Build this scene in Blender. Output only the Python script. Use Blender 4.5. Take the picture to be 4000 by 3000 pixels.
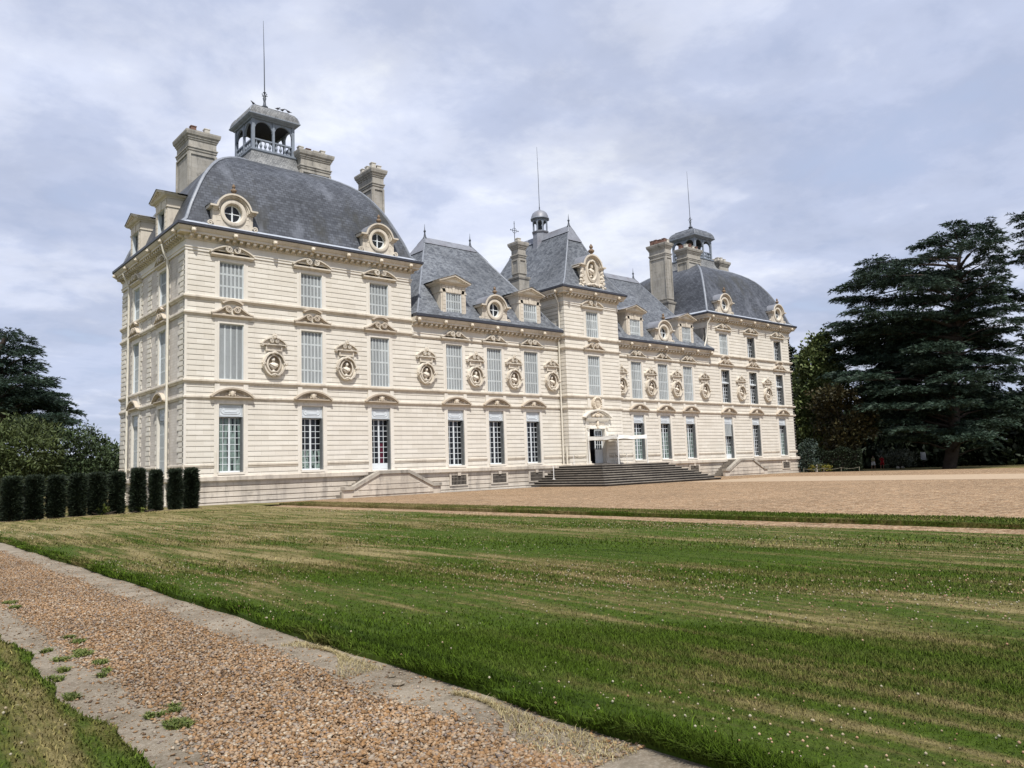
import bpy, math, random
import numpy as np
from mathutils import Vector, Matrix, Euler
R = math.radians
random.seed(7); RNG = np.random.default_rng(7)
for _o in list(bpy.data.objects): bpy.data.objects.remove(_o)
SC = bpy.context.scene
COL = SC.collection

# ------------------------------------------------------------------ camera
cam = bpy.data.cameras.new('camera'); cam.sensor_width = 36.0; cam.lens = 27.515
cam.clip_start = 0.1; cam.clip_end = 3000
co = bpy.data.objects.new('camera', cam); COL.objects.link(co)
yaw, pitch, roll = 0.711173, 0.105702, -0.0346997
_f = Vector((math.sin(yaw)*math.cos(pitch), math.cos(yaw)*math.cos(pitch), math.sin(pitch)))
_r = Vector((math.cos(yaw), -math.sin(yaw), 0)); _u = _r.cross(_f)
_r2 = math.cos(roll)*_r + math.sin(roll)*_u; _u2 = -math.sin(roll)*_r + math.cos(roll)*_u
_m = Matrix((( _r2.x, _u2.x, -_f.x, -47.032), (_r2.y, _u2.y, -_f.y, -44.960), (_r2.z, _u2.z, -_f.z, 1.552), (0, 0, 0, 1)))
co.matrix_world = _m
SC.camera = co

# ------------------------------------------------------------------ node helper
class NT:
    def __init__(s, tree): s.t = tree; s.n = tree.nodes; s.l = tree.links
    def new(s, typ, **kw):
        n = s.n.new(typ)
        for k, v in kw.items():
            if k.startswith('i_'):
                key = k[2:]; key = int(key) if key.isdigit() else key.replace('_', ' ')
                n.inputs[key].default_value = v
            else: setattr(n, k, v)
        return n
    def link(s, a, b): s.l.new(a, b)
    def noise(s, vec, scale, detail=3, rough=0.55, dist=0.0, out='Fac'):
        n = s.new('ShaderNodeTexNoise'); n.inputs['Scale'].default_value = scale
        n.inputs['Detail'].default_value = detail; n.inputs['Roughness'].default_value = rough; n.inputs['Distortion'].default_value = dist
        if vec is not None: s.link(vec, n.inputs['Vector'])
        return n.outputs[out]
    def ramp(s, fac, stops, interp='LINEAR'):
        n = s.new('ShaderNodeValToRGB'); cr = n.color_ramp; cr.interpolation = interp
        while len(cr.elements) < len(stops): cr.elements.new(0.5)
        for e, (p, c) in zip(cr.elements, stops):
            e.position = p; e.color = (c, c, c, 1) if not hasattr(c, '__len__') else (*c, 1)
        s.link(fac, n.inputs['Fac']); return n.outputs['Color']
    def mix(s, fac, a, b, mode='MIX'):
        n = s.new('ShaderNodeMix', data_type='RGBA', blend_type=mode)
        for sock, v in ((n.inputs[0], fac), (n.inputs[6], a), (n.inputs[7], b)):
            if hasattr(v, 'links') or hasattr(v, 'is_linked'): s.link(v, sock)
            elif hasattr(v, '__len__'): sock.default_value = (*v, 1) if len(v) == 3 else v
            else: sock.default_value = v if sock.type == 'VALUE' else (v, v, v, 1)
        return n.outputs[2]
    def math(s, op, a, b=0.0, clamp=False):
        n = s.new('ShaderNodeMath', operation=op, use_clamp=clamp)
        for sock, v in ((n.inputs[0], a), (n.inputs[1], b)):
            if hasattr(v, 'is_linked'): s.link(v, sock)
            else: sock.default_value = v
        return n.outputs[0]
    def vmath(s, op, a, b=(0, 0, 0)):
        n = s.new('ShaderNodeVectorMath', operation=op)
        for sock, v in ((n.inputs[0], a), (n.inputs[1], b)):
            if hasattr(v, 'is_linked'): s.link(v, sock)
            else: sock.default_value = v
        return n.outputs['Value'] if op in ('DOT_PRODUCT', 'LENGTH', 'DISTANCE') else n.outputs[0]

# ------------------------------------------------------------------ sky and sun
SUN_EL, SUN_AZ = 58.0, 25.0            # azimuth: degrees to the left of the facade normal
sx = -math.sin(R(SUN_AZ))*math.cos(R(SUN_EL)); sy = -math.cos(R(SUN_AZ))*math.cos(R(SUN_EL)); sz = math.sin(R(SUN_EL))
W = bpy.data.worlds.new('World'); SC.world = W; W.use_nodes = True
n = NT(W.node_tree)
for x in list(n.n): n.n.remove(x)
out = n.new('ShaderNodeOutputWorld'); bg = n.new('ShaderNodeBackground'); n.link(bg.outputs[0], out.inputs[0])
sky = n.new('ShaderNodeTexSky', sky_type='NISHITA', sun_disc=False, sun_elevation=R(SUN_EL), sun_rotation=math.atan2(sx, sy) % (2*math.pi),
            altitude=80, air_density=1.0, dust_density=1.6, ozone_density=1.6)
bg.inputs['Strength'].default_value = 0.11
tc = n.new('ShaderNodeTexCoord'); d = tc.outputs['Generated']
sep = n.new('ShaderNodeSeparateXYZ'); n.link(d, sep.inputs[0])
zz = n.math('ADD', n.math('MAXIMUM', sep.outputs[2], 0.0), 0.16)
cmb = n.new('ShaderNodeCombineXYZ'); n.link(n.math('DIVIDE', sep.outputs[0], zz), cmb.inputs[0]); n.link(n.math('DIVIDE', sep.outputs[1], zz), cmb.inputs[1])
pv = cmb.outputs[0]
n1 = n.noise(pv, 1.1, 7, 0.60, 0.25); n2 = n.noise(n.vmath('ADD', pv, (7.3, 2.1, 4.0)), 3.4, 7, 0.60, 0.2)
n3 = n.noise(n.vmath('ADD', pv, (1.7, 9.1, 1.0)), 0.45, 3, 0.5)
def glow(az, el, w):                    # where in the sky the bright clouds stand
    v = (math.sin(R(az))*math.cos(R(el)), math.cos(R(az))*math.cos(R(el)), math.sin(R(el)))
    dt = n.vmath('DOT_PRODUCT', d, v)
    m_ = n.new('ShaderNodeMapRange', interpolation_type='SMOOTHSTEP'); n.link(dt, m_.inputs[0])
    m_.inputs[1].default_value = math.cos(R(w)); m_.inputs[2].default_value = 1.0
    return m_.outputs[0]
dens = n.math('ADD', n.math('MULTIPLY', n1, 0.52), n.math('MULTIPLY', n2, 0.48))
dens = n.math('ADD', dens, n.math('MULTIPLY', n.math('SUBTRACT', n3, 0.5), 0.35))
for az, el, w, k in ((29, 19, 13, .11), (45, 16, 10, .09), (21, 25, 12, .06), (51, 25, 16, .03), (67, 24, 13, -.09), (13, 13, 10, -.04), (60, 12, 12, -.05), (34, 31, 9, .05)):
    dens = n.math('ADD', dens, n.math('MULTIPLY', glow(az, el, w), k))
cov = n.ramp(dens, [(0.28, 0.2), (0.45, 0.78), (0.60, 1.0)], 'EASE')
bright = n.ramp(dens, [(0.37, (0.46, 0.515, 0.685)), (0.46, (0.535, 0.59, 0.76)), (0.56, (0.65, 0.70, 0.85)), (0.67, (0.80, 0.84, 0.93)), (0.80, (0.95, 0.97, 1.0))], 'EASE')
sh = n.ramp(n.noise(n.vmath('ADD', pv, (3.3, 4.4, 0)), 1.6, 5, 0.6, 0.2), [(0.36, 0.86), (0.62, 1.06)])
bright = n.mix(1.0, bright, sh, 'MULTIPLY')
cl = n.mix(1.0, bright, (8.2, 8.2, 8.2), 'MULTIPLY')
thin = n.mix(0.70, sky.outputs[0], (4.3, 4.95, 6.6))      # thin high veil over the blue
n.link(n.mix(cov, thin, cl), bg.inputs['Color'])

sl = bpy.data.lights.new('sun', 'SUN'); sl.energy = 4.3; sl.angle = R(1.2); sl.color = (1.0, 0.965, 0.915)
so = bpy.data.objects.new('sun', sl); COL.objects.link(so); so.location = (-60, -80, 120)
so.rotation_euler = Vector((sx, sy, sz)).to_track_quat('Z', 'Y').to_euler()
SC.view_settings.view_transform = 'Standard'; SC.view_settings.look = 'None'; SC.view_settings.gamma = 1.0
SC.view_settings.exposure = 0.28; SC.view_settings.use_curve_mapping = False
SC.cycles.max_bounces = 6; SC.cycles.diffuse_bounces = 3; SC.cycles.use_denoising = True

# ------------------------------------------------------------------ materials
MATS = {}
def mat(name, rough=0.8, spec=0.3):
    m = bpy.data.materials.new(name); m.use_nodes = True; t = NT(m.node_tree); b = m.node_tree.nodes['Principled BSDF']
    b.inputs['Roughness'].default_value = rough; b.inputs['Specular IOR Level'].default_value = spec
    MATS[name] = m; return m, t, b
def pos(t): return t.new('ShaderNodeNewGeometry').outputs['Position']
def bump(t, b, h, strength, dist=0.02):
    bn = t.new('ShaderNodeBump'); bn.inputs['Strength'].default_value = strength; bn.inputs['Distance'].default_value = dist
    t.link(h, bn.inputs['Height']); t.link(bn.outputs[0], b.inputs['Normal'])
def scaled(t, v, s): return t.vmath('MULTIPLY', v, s)

def stone(name, c1, c2, dirt=0.35, dirtcol=(0.23, 0.20, 0.17), blocks=True, row=0.307, wid=0.85, bstr=0.25, streak=True, drip=0.0):
    m, t, b = mat(name, 0.88, 0.2); p = pos(t)
    col = t.mix(t.ramp(t.noise(p, 0.35, 4), [(0.35, 0), (0.65, 1)]), c1, c2)
    if blocks:
        s_ = t.new('ShaderNodeSeparateXYZ'); t.link(p, s_.inputs[0])
        c_ = t.new('ShaderNodeCombineXYZ'); t.link(t.math('ADD', s_.outputs[0], s_.outputs[1]), c_.inputs[0])
        t.link(t.math('ADD', s_.outputs[2], -0.007), c_.inputs[1])
        br = t.new('ShaderNodeTexBrick', offset=0.5); t.link(c_.outputs[0], br.inputs['Vector'])
        br.inputs['Scale'].default_value = 1.0; br.inputs['Brick Width'].default_value = wid; br.inputs['Row Height'].default_value = row
        br.inputs['Mortar Size'].default_value = 0.007; br.inputs['Mortar Smooth'].default_value = 0.2; br.inputs['Bias'].default_value = 0.0
        br.inputs['Color1'].default_value = (1.04, 1.04, 1.045, 1); br.inputs['Color2'].default_value = (0.925, 0.915, 0.90, 1); br.inputs['Mortar'].default_value = (0.74, 0.71, 0.66, 1)
        col = t.mix(1.0, col, br.outputs['Color'], 'MULTIPLY')
    if streak:
        k = t.ramp(t.noise(scaled(t, p, (1.6, 1.6, 0.28)), 1.0, 6, 0.68), [(0.50, 0), (0.74, 1)])
        col = t.mix(t.math('MULTIPLY', k, dirt), col, dirtcol)
    if drip:                                            # rain streaks below sills, courses and cornice
        s2 = t.new('ShaderNodeSeparateXYZ'); t.link(p, s2.inputs[0]); acc = 0.0
        for lv, ln in ((14.55, .5), (11.75, .55), (10.82, 1.1), (6.9, .35), (5.98, 1.2), (2.1, .35)):
            m1 = t.new('ShaderNodeMapRange'); t.link(s2.outputs[2], m1.inputs[0]); m1.inputs[1].default_value = lv-ln; m1.inputs[2].default_value = lv
            m2 = t.math('LESS_THAN', s2.outputs[2], lv+.005); acc = t.math('ADD', acc, t.math('MULTIPLY', t.math('POWER', m1.outputs[0], 1.6), m2))
        sk = t.ramp(t.noise(scaled(t, p, (4.2, 4.2, 0.22)), 1.0, 5, 0.65), [(0.46, 0), (0.68, 1)])
        col = t.mix(t.math('MULTIPLY', t.math('MULTIPLY', acc, sk), drip), col, dirtcol)
    k2 = t.ramp(t.noise(p, 2.6, 6, 0.7), [(0.56, 0), (0.75, 1)])
    col = t.mix(t.math('MULTIPLY', k2, dirt*0.8), col, dirtcol)
    t.link(col, b.inputs['Base Color']); bump(t, b, t.noise(p, 14, 5, 0.6), bstr, 0.02)
    return m
stone('limestone', (0.70, 0.664, 0.585), (0.665, 0.63, 0.555), 0.17, (0.40, 0.36, 0.31), drip=0.34)
stone('limestone_smooth', (0.69, 0.655, 0.585), (0.64, 0.60, 0.525), 0.24, (0.40, 0.355, 0.30), blocks=False, drip=0.4)
stone('limestone_trim', (0.63, 0.575, 0.485), (0.545, 0.49, 0.405), 0.65, (0.25, 0.22, 0.185), blocks=False)
stone('limestone_plinth', (0.60, 0.54, 0.455), (0.47, 0.425, 0.36), 0.95, (0.23, 0.205, 0.18), wid=1.15)
stone('limestone_weathered', (0.43, 0.405, 0.355), (0.31, 0.295, 0.265), 1.0, (0.13, 0.125, 0.115), wid=0.5)
stone('pediment_stone', (0.53, 0.46, 0.37), (0.42, 0.36, 0.285), 0.7, (0.20, 0.165, 0.13), blocks=False, streak=False)
stone('carved_stone', (0.63, 0.56, 0.455), (0.54, 0.47, 0.37), 0.45, (0.25, 0.20, 0.15), blocks=False, streak=False)
stone('bust_stone', (0.70, 0.65, 0.56), (0.62, 0.555, 0.46), 0.25, (0.32, 0.25, 0.18), blocks=False, streak=False)
stone('step_stone', (0.27, 0.24, 0.20), (0.18, 0.16, 0.135), 0.9, (0.07, 0.065, 0.06), blocks=False)
stone('niche_shade', (0.30, 0.245, 0.18), (0.22, 0.18, 0.135), 0.5, (0.14, 0.11, 0.085), blocks=False, streak=False)  # darker brown: the shade of the recess is put into the colour
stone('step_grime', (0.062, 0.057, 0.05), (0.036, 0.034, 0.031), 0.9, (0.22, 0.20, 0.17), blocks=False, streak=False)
stone('rubble', (0.58, 0.54, 0.485), (0.49, 0.455, 0.41), 0.45, (0.27, 0.25, 0.225), row=0.16, wid=0.42, bstr=0.5)
stone('coping', (0.44, 0.40, 0.335), (0.28, 0.26, 0.225), 1.0, (0.07, 0.066, 0.062), blocks=False)

def slate(name, c1, c2, c3, row, wid, patch, rough=0.42, moss=0.0):
    m, t, b = mat(name, rough, 0.35)
    uv = t.new('ShaderNodeUVMap', uv_map='UVMap').outputs[0]; p = pos(t)
    br = t.new('ShaderNodeTexBrick', offset=0.5); t.link(uv, br.inputs['Vector'])
    br.inputs['Scale'].default_value = 1.0; br.inputs['Brick Width'].default_value = wid; br.inputs['Row Height'].default_value = row
    br.inputs['Mortar Size'].default_value = row*0.13; br.inputs['Mortar Smooth'].default_value = 0.4; br.inputs['Bias'].default_value = -0.1
    br.inputs['Color1'].default_value = (*c1, 1); br.inputs['Color2'].default_value = (*c2, 1); br.inputs['Mortar'].default_value = (c1[0]*.35, c1[1]*.35, c1[2]*.36, 1)
    col = br.outputs['Color']
    lt = t.ramp(t.noise(scaled(t, uv, (3.0, 1.9, 1)), 1.0, 6, 0.70, 0.3), [(0.47, 0), (0.60, 1)])
    col = t.mix(t.math('MULTIPLY', lt, patch), col, c3)
    big = t.ramp(t.noise(p, 0.22, 4, 0.6), [(0.35, 0.78), (0.65, 1.18)])
    col = t.mix(1.0, col, big, 'MULTIPLY')
    if moss:
        k = t.ramp(t.noise(scaled(t, p, (0.30, 0.3, 0.16)), 1.0, 6, 0.7), [(0.51, 0), (0.64, 1)])
        col = t.mix(t.math('MULTIPLY', k, moss), col, (0.035, 0.034, 0.026))
        k = t.ramp(t.noise(scaled(t, t.vmath('ADD', p, (9, 3, 5)), (0.7, 0.7, 0.12)), 1.0, 5, 0.6), [(0.54, 0), (0.72, 1)])
        col = t.mix(t.math('MULTIPLY', k, 0.42), col, (0.20, 0.215, 0.25))
    t.link(col, b.inputs['Base Color']); bump(t, b, br.outputs['Fac'], -0.35, 0.012)
    return m
slate('dome_slate', (0.086, 0.094, 0.110), (0.034, 0.038, 0.047), (0.112, 0.122, 0.142), 0.20, 0.33, 0.25, 0.55, 0.75)
slate('wing_slate', (0.155, 0.168, 0.186), (0.055, 0.061, 0.072), (0.205, 0.218, 0.232), 0.15, 0.34, 0.5, 0.55)
slate('shingle', (0.21, 0.215, 0.215), (0.12, 0.122, 0.124), (0.27, 0.27, 0.262), 0.15, 0.18, 0.55, 0.7)

def plain(name, c, rough=0.7, spec=0.3, var=0.18, scale=3.0, metal=0.0, var2=None):
    m, t, b = mat(name, rough, spec); p = pos(t); b.inputs['Metallic'].default_value = metal
    v = t.ramp(t.noise(p, scale, 5, 0.65), [(0.3, 1-var), (0.7, 1+var)])
    col = t.mix(1.0, c, v, 'MULTIPLY')
    if var2: col = t.mix(t.ramp(t.noise(p, scale*0.5, 5, 0.7), [(0.5, 0), (0.68, 1)]), col, var2)
    t.link(col, b.inputs['Base Color']); return m
plain('grille_iron', (0.22, 0.195, 0.165), 0.7, 0.3)
plain('zinc', (0.225, 0.235, 0.26), 0.5, 0.5, 0.22, 2.5, 0.15, (0.155, 0.145, 0.16))
plain('lead_light', (0.20, 0.215, 0.24), 0.5, 0.5, 0.2, 4.0, 0.1)
plain('gutter_slate', (0.040, 0.043, 0.055), 0.45, 0.4, 0.3, 6.0)
plain('flashing', (0.42, 0.45, 0.50), 0.4, 0.5, 0.1)
plain('lantern_paint', (0.215, 0.245, 0.285), 0.6, 0.35, 0.2, 5.0, 0, (0.15, 0.165, 0.19))
plain('lantern_dark', (0.035, 0.037, 0.045), 0.8, 0.2)
plain('iron', (0.06, 0.07, 0.085), 0.55, 0.4)
def painted(name, c, rough):                          # paint that has weathered a little differently on each leaf
    m, t, b = mat(name, rough, 0.3); oi = t.new('ShaderNodeObjectInfo').outputs['Random']; p = pos(t)
    col = t.mix(1.0, c, t.ramp(oi, [(0, 0.84), (1, 1.08)]), 'MULTIPLY')
    col = t.mix(1.0, col, t.ramp(t.noise(scaled(t, p, (3, 3, .5)), 1.0, 5, .65), [(0.35, 0.9), (0.65, 1.06)]), 'MULTIPLY')
    t.link(col, b.inputs['Base Color'])
painted('shutter_paint', (0.49, 0.525, 0.525), 0.6)
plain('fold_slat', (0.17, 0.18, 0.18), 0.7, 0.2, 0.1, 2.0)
painted('shutter_slat', (0.40, 0.425, 0.425), 0.65)
plain('window_paint', (0.63, 0.67, 0.69), 0.45, 0.4, 0.04)
plain('panel_line', (0.30, 0.33, 0.35), 0.55, 0.3, 0.05)  # darker lines outlining the panel mouldings
plain('panel_paint', (0.58, 0.62, 0.645), 0.55, 0.3, 0.05)
plain('glass', (0.010, 0.012, 0.014), 0.06, 0.32, 0.3, 1.2)
plain('curtain_glass', (0.165, 0.222, 0.20), 0.12, 0.35, 0.32, 5.0)
plain('red_curtain', (0.07, 0.006, 0.018), 0.3, 0.3)
plain('terracotta', (0.17, 0.10, 0.078), 0.8, 0.2, 0.3, 4.0)
plain('pale_pot', (0.52, 0.49, 0.43), 0.8, 0.2, 0.3, 4.0)
plain('pipe_paint', (0.66, 0.62, 0.53), 0.5, 0.3, 0.08)
plain('canvas', (0.84, 0.83, 0.78), 0.8, 0.1, 0.04)
plain('white_paint', (0.74, 0.73, 0.70), 0.5, 0.3, 0.05)
plain('urn_stone', (0.20, 0.145, 0.10), 0.9, 0.1, 0.4, 9.0)
plain('paving', (0.33, 0.315, 0.29), 0.9, 0.2, 0.25, 1.6, 0, (0.22, 0.21, 0.2))
plain('skin', (0.45, 0.28, 0.2), 0.6, 0.3)
plain('hair', (0.03, 0.022, 0.018), 0.6, 0.3)
plain('red_cloth', (0.38, 0.02, 0.03), 0.85, 0.1)
plain('white_cloth', (0.80, 0.80, 0.83), 0.85, 0.1)
plain('red_plastic', (0.50, 0.03, 0.02), 0.5, 0.3)
plain('bird_feather', (0.05, 0.05, 0.06), 0.7, 0.2)
plain('dark_room', (0.006, 0.006, 0.007), 0.9, 0.0)
plain('rope', (0.20, 0.185, 0.14), 0.9, 0.1)
plain('bark', (0.045, 0.036, 0.03), 0.9, 0.1, 0.35, 3.0)
plain('dirt', (0.26, 0.205, 0.14), 0.95, 0.1, 0.3, 6.0)
m, t, b = mat('striped_cloth', 0.85, 0.1)
wv = t.new('ShaderNodeTexWave', wave_type='BANDS', bands_direction='X'); wv.inputs['Scale'].default_value = 3.4
t.link(t.new('ShaderNodeTexCoord').outputs['Object'], wv.inputs['Vector'])
t.link(t.mix(t.ramp(wv.outputs['Fac'], [(0.45, 0), (0.55, 1)]), (0.10, 0.085, 0.02), (0.42, 0.40, 0.26)), b.inputs['Base Color'])

def leafmat(name, cols, rough=0.6, spec=0.25, trans=0.0):
    m, t, b = mat(name, rough, spec); g = t.new('ShaderNodeNewGeometry')
    c = t.ramp(g.outputs['Random Per Island'], [(i/(len(cols)-1), c) for i, c in enumerate(cols)])
    v = t.ramp(t.noise(g.outputs['Position'], 0.5, 3), [(0.3, 0.75), (0.7, 1.2)])
    t.link(t.mix(1.0, c, v, 'MULTIPLY'), b.inputs['Base Color'])
    return m
leafmat('cedar_needles', [(0.014, 0.027, 0.019), (0.022, 0.042, 0.028), (0.034, 0.060, 0.039), (0.052, 0.084, 0.054)])
leafmat('yew_needles', [(0.012, 0.019, 0.012), (0.020, 0.030, 0.017), (0.034, 0.048, 0.024)])
leafmat('linden_leaves', [(0.05, 0.075, 0.022), (0.09, 0.12, 0.038), (0.16, 0.185, 0.07)])
leafmat('copper_leaves', [(0.020, 0.018, 0.007), (0.035, 0.032, 0.011), (0.055, 0.043, 0.014), (0.03, 0.035, 0.013)])
leafmat('dark_leaves', [(0.010, 0.016, 0.008), (0.016, 0.026, 0.012), (0.030, 0.042, 0.020)])
leafmat('camellia_leaves', [(0.012, 0.020, 0.012), (0.02, 0.032, 0.018), (0.03, 0.048, 0.03), (0.10, 0.13, 0.12)])
leafmat('pale_leaves', [(0.03, 0.04, 0.025), (0.07, 0.085, 0.055), (0.17, 0.18, 0.13)])
leafmat('yellow_leaves', [(0.10, 0.12, 0.02), (0.20, 0.19, 0.03), (0.28, 0.22, 0.04)])
leafmat('willow_leaves', [(0.034, 0.048, 0.015), (0.055, 0.074, 0.023), (0.082, 0.104, 0.034)])
leafmat('shrub_leaves', [(0.03, 0.048, 0.02), (0.05, 0.076, 0.03), (0.08, 0.11, 0.05)])
leafmat('weed_leaves', [(0.05, 0.078, 0.012), (0.10, 0.13, 0.026), (0.17, 0.18, 0.05)])
leafmat('clover_petals', [(0.26, 0.14, 0.08), (0.36, 0.25, 0.15), (0.30, 0.26, 0.17), (0.36, 0.33, 0.24)])
leafmat('dry_grass', [(0.25, 0.20, 0.09), (0.34, 0.28, 0.14), (0.42, 0.36, 0.2)])
leafmat('pebbles', [(0.085, 0.052, 0.028), (0.22, 0.122, 0.05), (0.27, 0.16, 0.075), (0.32, 0.212, 0.122), (0.19, 0.122, 0.07), (0.35, 0.258, 0.165), (0.16, 0.128, 0.108), (0.40, 0.335, 0.245)], 0.7)

# lawn colour, shared by the turf and its blades: mown stripes run along y
LG = bpy.data.node_groups.new('lawn_colour', 'ShaderNodeTree')
LG.interface.new_socket('Color', in_out='OUTPUT', socket_type='NodeSocketColor')
t = NT(LG); go = t.new('NodeGroupOutput'); p = pos(t)
a = t.noise(scaled(t, p, (3.4, 0.30, 0)), 1.0, 5, 0.62, 0.15)
b_ = t.noise(scaled(t, t.vmath('ADD', p, (31, 7, 0)), (0.34, 0.11, 0)), 1.0, 4, 0.55, 0.4)
f_ = t.noise(scaled(t, p, (9, 3, 0)), 1.0, 4, 0.7)
s_ = t.new('ShaderNodeSeparateXYZ'); t.link(p, s_.inputs[0])
mr = t.new('ShaderNodeMapRange', interpolation_type='SMOOTHSTEP'); t.link(s_.outputs[1], mr.inputs[0]); mr.inputs[1].default_value = -34; mr.inputs[2].default_value = -12
edge = t.new('ShaderNodeMapRange', interpolation_type='SMOOTHSTEP'); t.link(s_.outputs[0], edge.inputs[0]); edge.inputs[1].default_value = -42.7; edge.inputs[2].default_value = -43.5
kx = t.math('ADD', t.math('MULTIPLY', a, 0.72), t.math('MULTIPLY', b_, 0.36))
kx = t.math('ADD', kx, t.math('MULTIPLY', mr.outputs[0], 0.10))
kx = t.math('SUBTRACT', kx, t.math('MULTIPLY', t.math('MULTIPLY', edge.outputs[0], t.math('GREATER_THAN', s_.outputs[0], -44.5)), 0.10))
kx = t.math('SUBTRACT', kx, t.math('MULTIPLY', t.math('LESS_THAN', s_.outputs[0], -44.5), 0.035))
kx = t.math('ADD', kx, t.math('MULTIPLY', t.math('SUBTRACT', f_, 0.5), 0.20))
lush = t.new('ShaderNodeMapRange', interpolation_type='SMOOTHSTEP'); t.link(t.vmath('LENGTH', scaled(t, t.vmath('SUBTRACT', p, (-36.8, -33.5, 0)), (0.42, 0.15, 0))), lush.inputs[0]); lush.inputs[1].default_value = 1.1; lush.inputs[2].default_value = 0.2
kx = t.math('SUBTRACT', kx, t.math('MULTIPLY', lush.outputs[0], 0.09))
col = t.ramp(kx, [(0.34, (0.031, 0.055, 0.004)), (0.44, (0.054, 0.092, 0.006)), (0.52, (0.066, 0.094, 0.013)), (0.575, (0.115, 0.112, 0.030)), (0.62, (0.185, 0.155, 0.062)), (0.70, (0.27, 0.22, 0.10))])
t.link(col, go.inputs[0])
def lawn_mat(name, gain, isl):
    m, t, b = mat(name, 0.85, 0.12); g = t.new('ShaderNodeGroup'); g.node_tree = LG; c = g.outputs[0]
    if isl:
        r_ = t.new('ShaderNodeNewGeometry').outputs['Random Per Island']
        c = t.mix(1.0, c, t.ramp(r_, [(0, 0.55*gain), (0.6, 1.0*gain), (1, 1.6*gain)]), 'MULTIPLY')
    else:
        p = pos(t); v = t.noise(scaled(t, p, (11, 9, 1)), 1.0, 6, 0.75)
        c = t.mix(1.0, c, t.ramp(v, [(0.3, 0.55*gain), (0.7, 1.45*gain)]), 'MULTIPLY')
        sp = t.new('ShaderNodeTexVoronoi'); sp.inputs['Scale'].default_value = 5.5; t.link(p, sp.inputs['Vector'])
        k = t.math('LESS_THAN', sp.outputs['Distance'], 0.085)
        k = t.math('MULTIPLY', k, t.ramp(t.noise(p, 0.35, 3), [(0.5, 0), (0.6, 1)]))
        c = t.mix(t.math('MULTIPLY', k, 0.7), c, (0.42, 0.40, 0.25)); bump(t, b, v, 0.9, 0.05)
    t.link(c, b.inputs['Base Color'])
lawn_mat('turf', 0.84, False); lawn_mat('grass_blades', 0.90, True)

m, t, b = mat('gravel', 0.9, 0.15); p = pos(t)
vo = t.new('ShaderNodeTexVoronoi'); vo.inputs['Scale'].default_value = 24; vo.inputs['Randomness'].default_value = 1.0; t.link(p, vo.inputs['Vector'])
c = t.ramp(t.new('ShaderNodeSeparateColor').outputs[0], [(0, 0), (1, 1)])
sc_ = t.new('ShaderNodeSeparateColor'); t.link(vo.outputs['Color'], sc_.inputs[0])
c = t.ramp(sc_.outputs[0], [(0.0, (0.115, 0.066, 0.033)), (0.25, (0.245, 0.152, 0.08)), (0.5, (0.31, 0.205, 0.118)), (0.8, (0.355, 0.25, 0.155)), (1.0, (0.44, 0.355, 0.245))])
c = t.mix(1.0, c, t.ramp(t.noise(p, 0.25, 5, 0.6), [(0.3, 0.86), (0.7, 1.12)]), 'MULTIPLY')
c = t.mix(1.0, c, t.ramp(t.noise(scaled(t, p, (2.6, 2.6, 1)), 1.0, 7, 0.82), [(0.36, 0.48), (0.62, 1.30)]), 'MULTIPLY')
t.link(c, b.inputs['Base Color']); bump(t, b, vo.outputs['Distance'], 0.8, 0.03)
m, t, b = mat('concrete', 0.9, 0.2); p = pos(t)
c = t.mix(t.ramp(t.noise(p, 1.3, 6, 0.7), [(0.38, 0), (0.62, 1)]), (0.285, 0.24, 0.178), (0.175, 0.142, 0.10))
c = t.mix(t.ramp(t.noise(p, 60, 3, 0.7), [(0.5, 0), (0.62, 0.55)]), c, (0.38, 0.34, 0.275))
c = t.mix(t.ramp(t.noise(t.vmath('ADD', p, (5, 5, 0)), 3.2, 6, 0.75), [(0.50, 0), (0.66, 0.85)]), c, (0.14, 0.115, 0.078))
t.link(c, b.inputs['Base Color']); bump(t, b, t.noise(p, 26, 7, 0.8), 0.9, 0.02)
m, t, b = mat('sand', 0.95, 0.1); p = pos(t)
t.link(t.mix(t.noise(p, 2, 5), (0.33, 0.25, 0.17), (0.42, 0.32, 0.22)), b.inputs['Base Color'])

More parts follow.
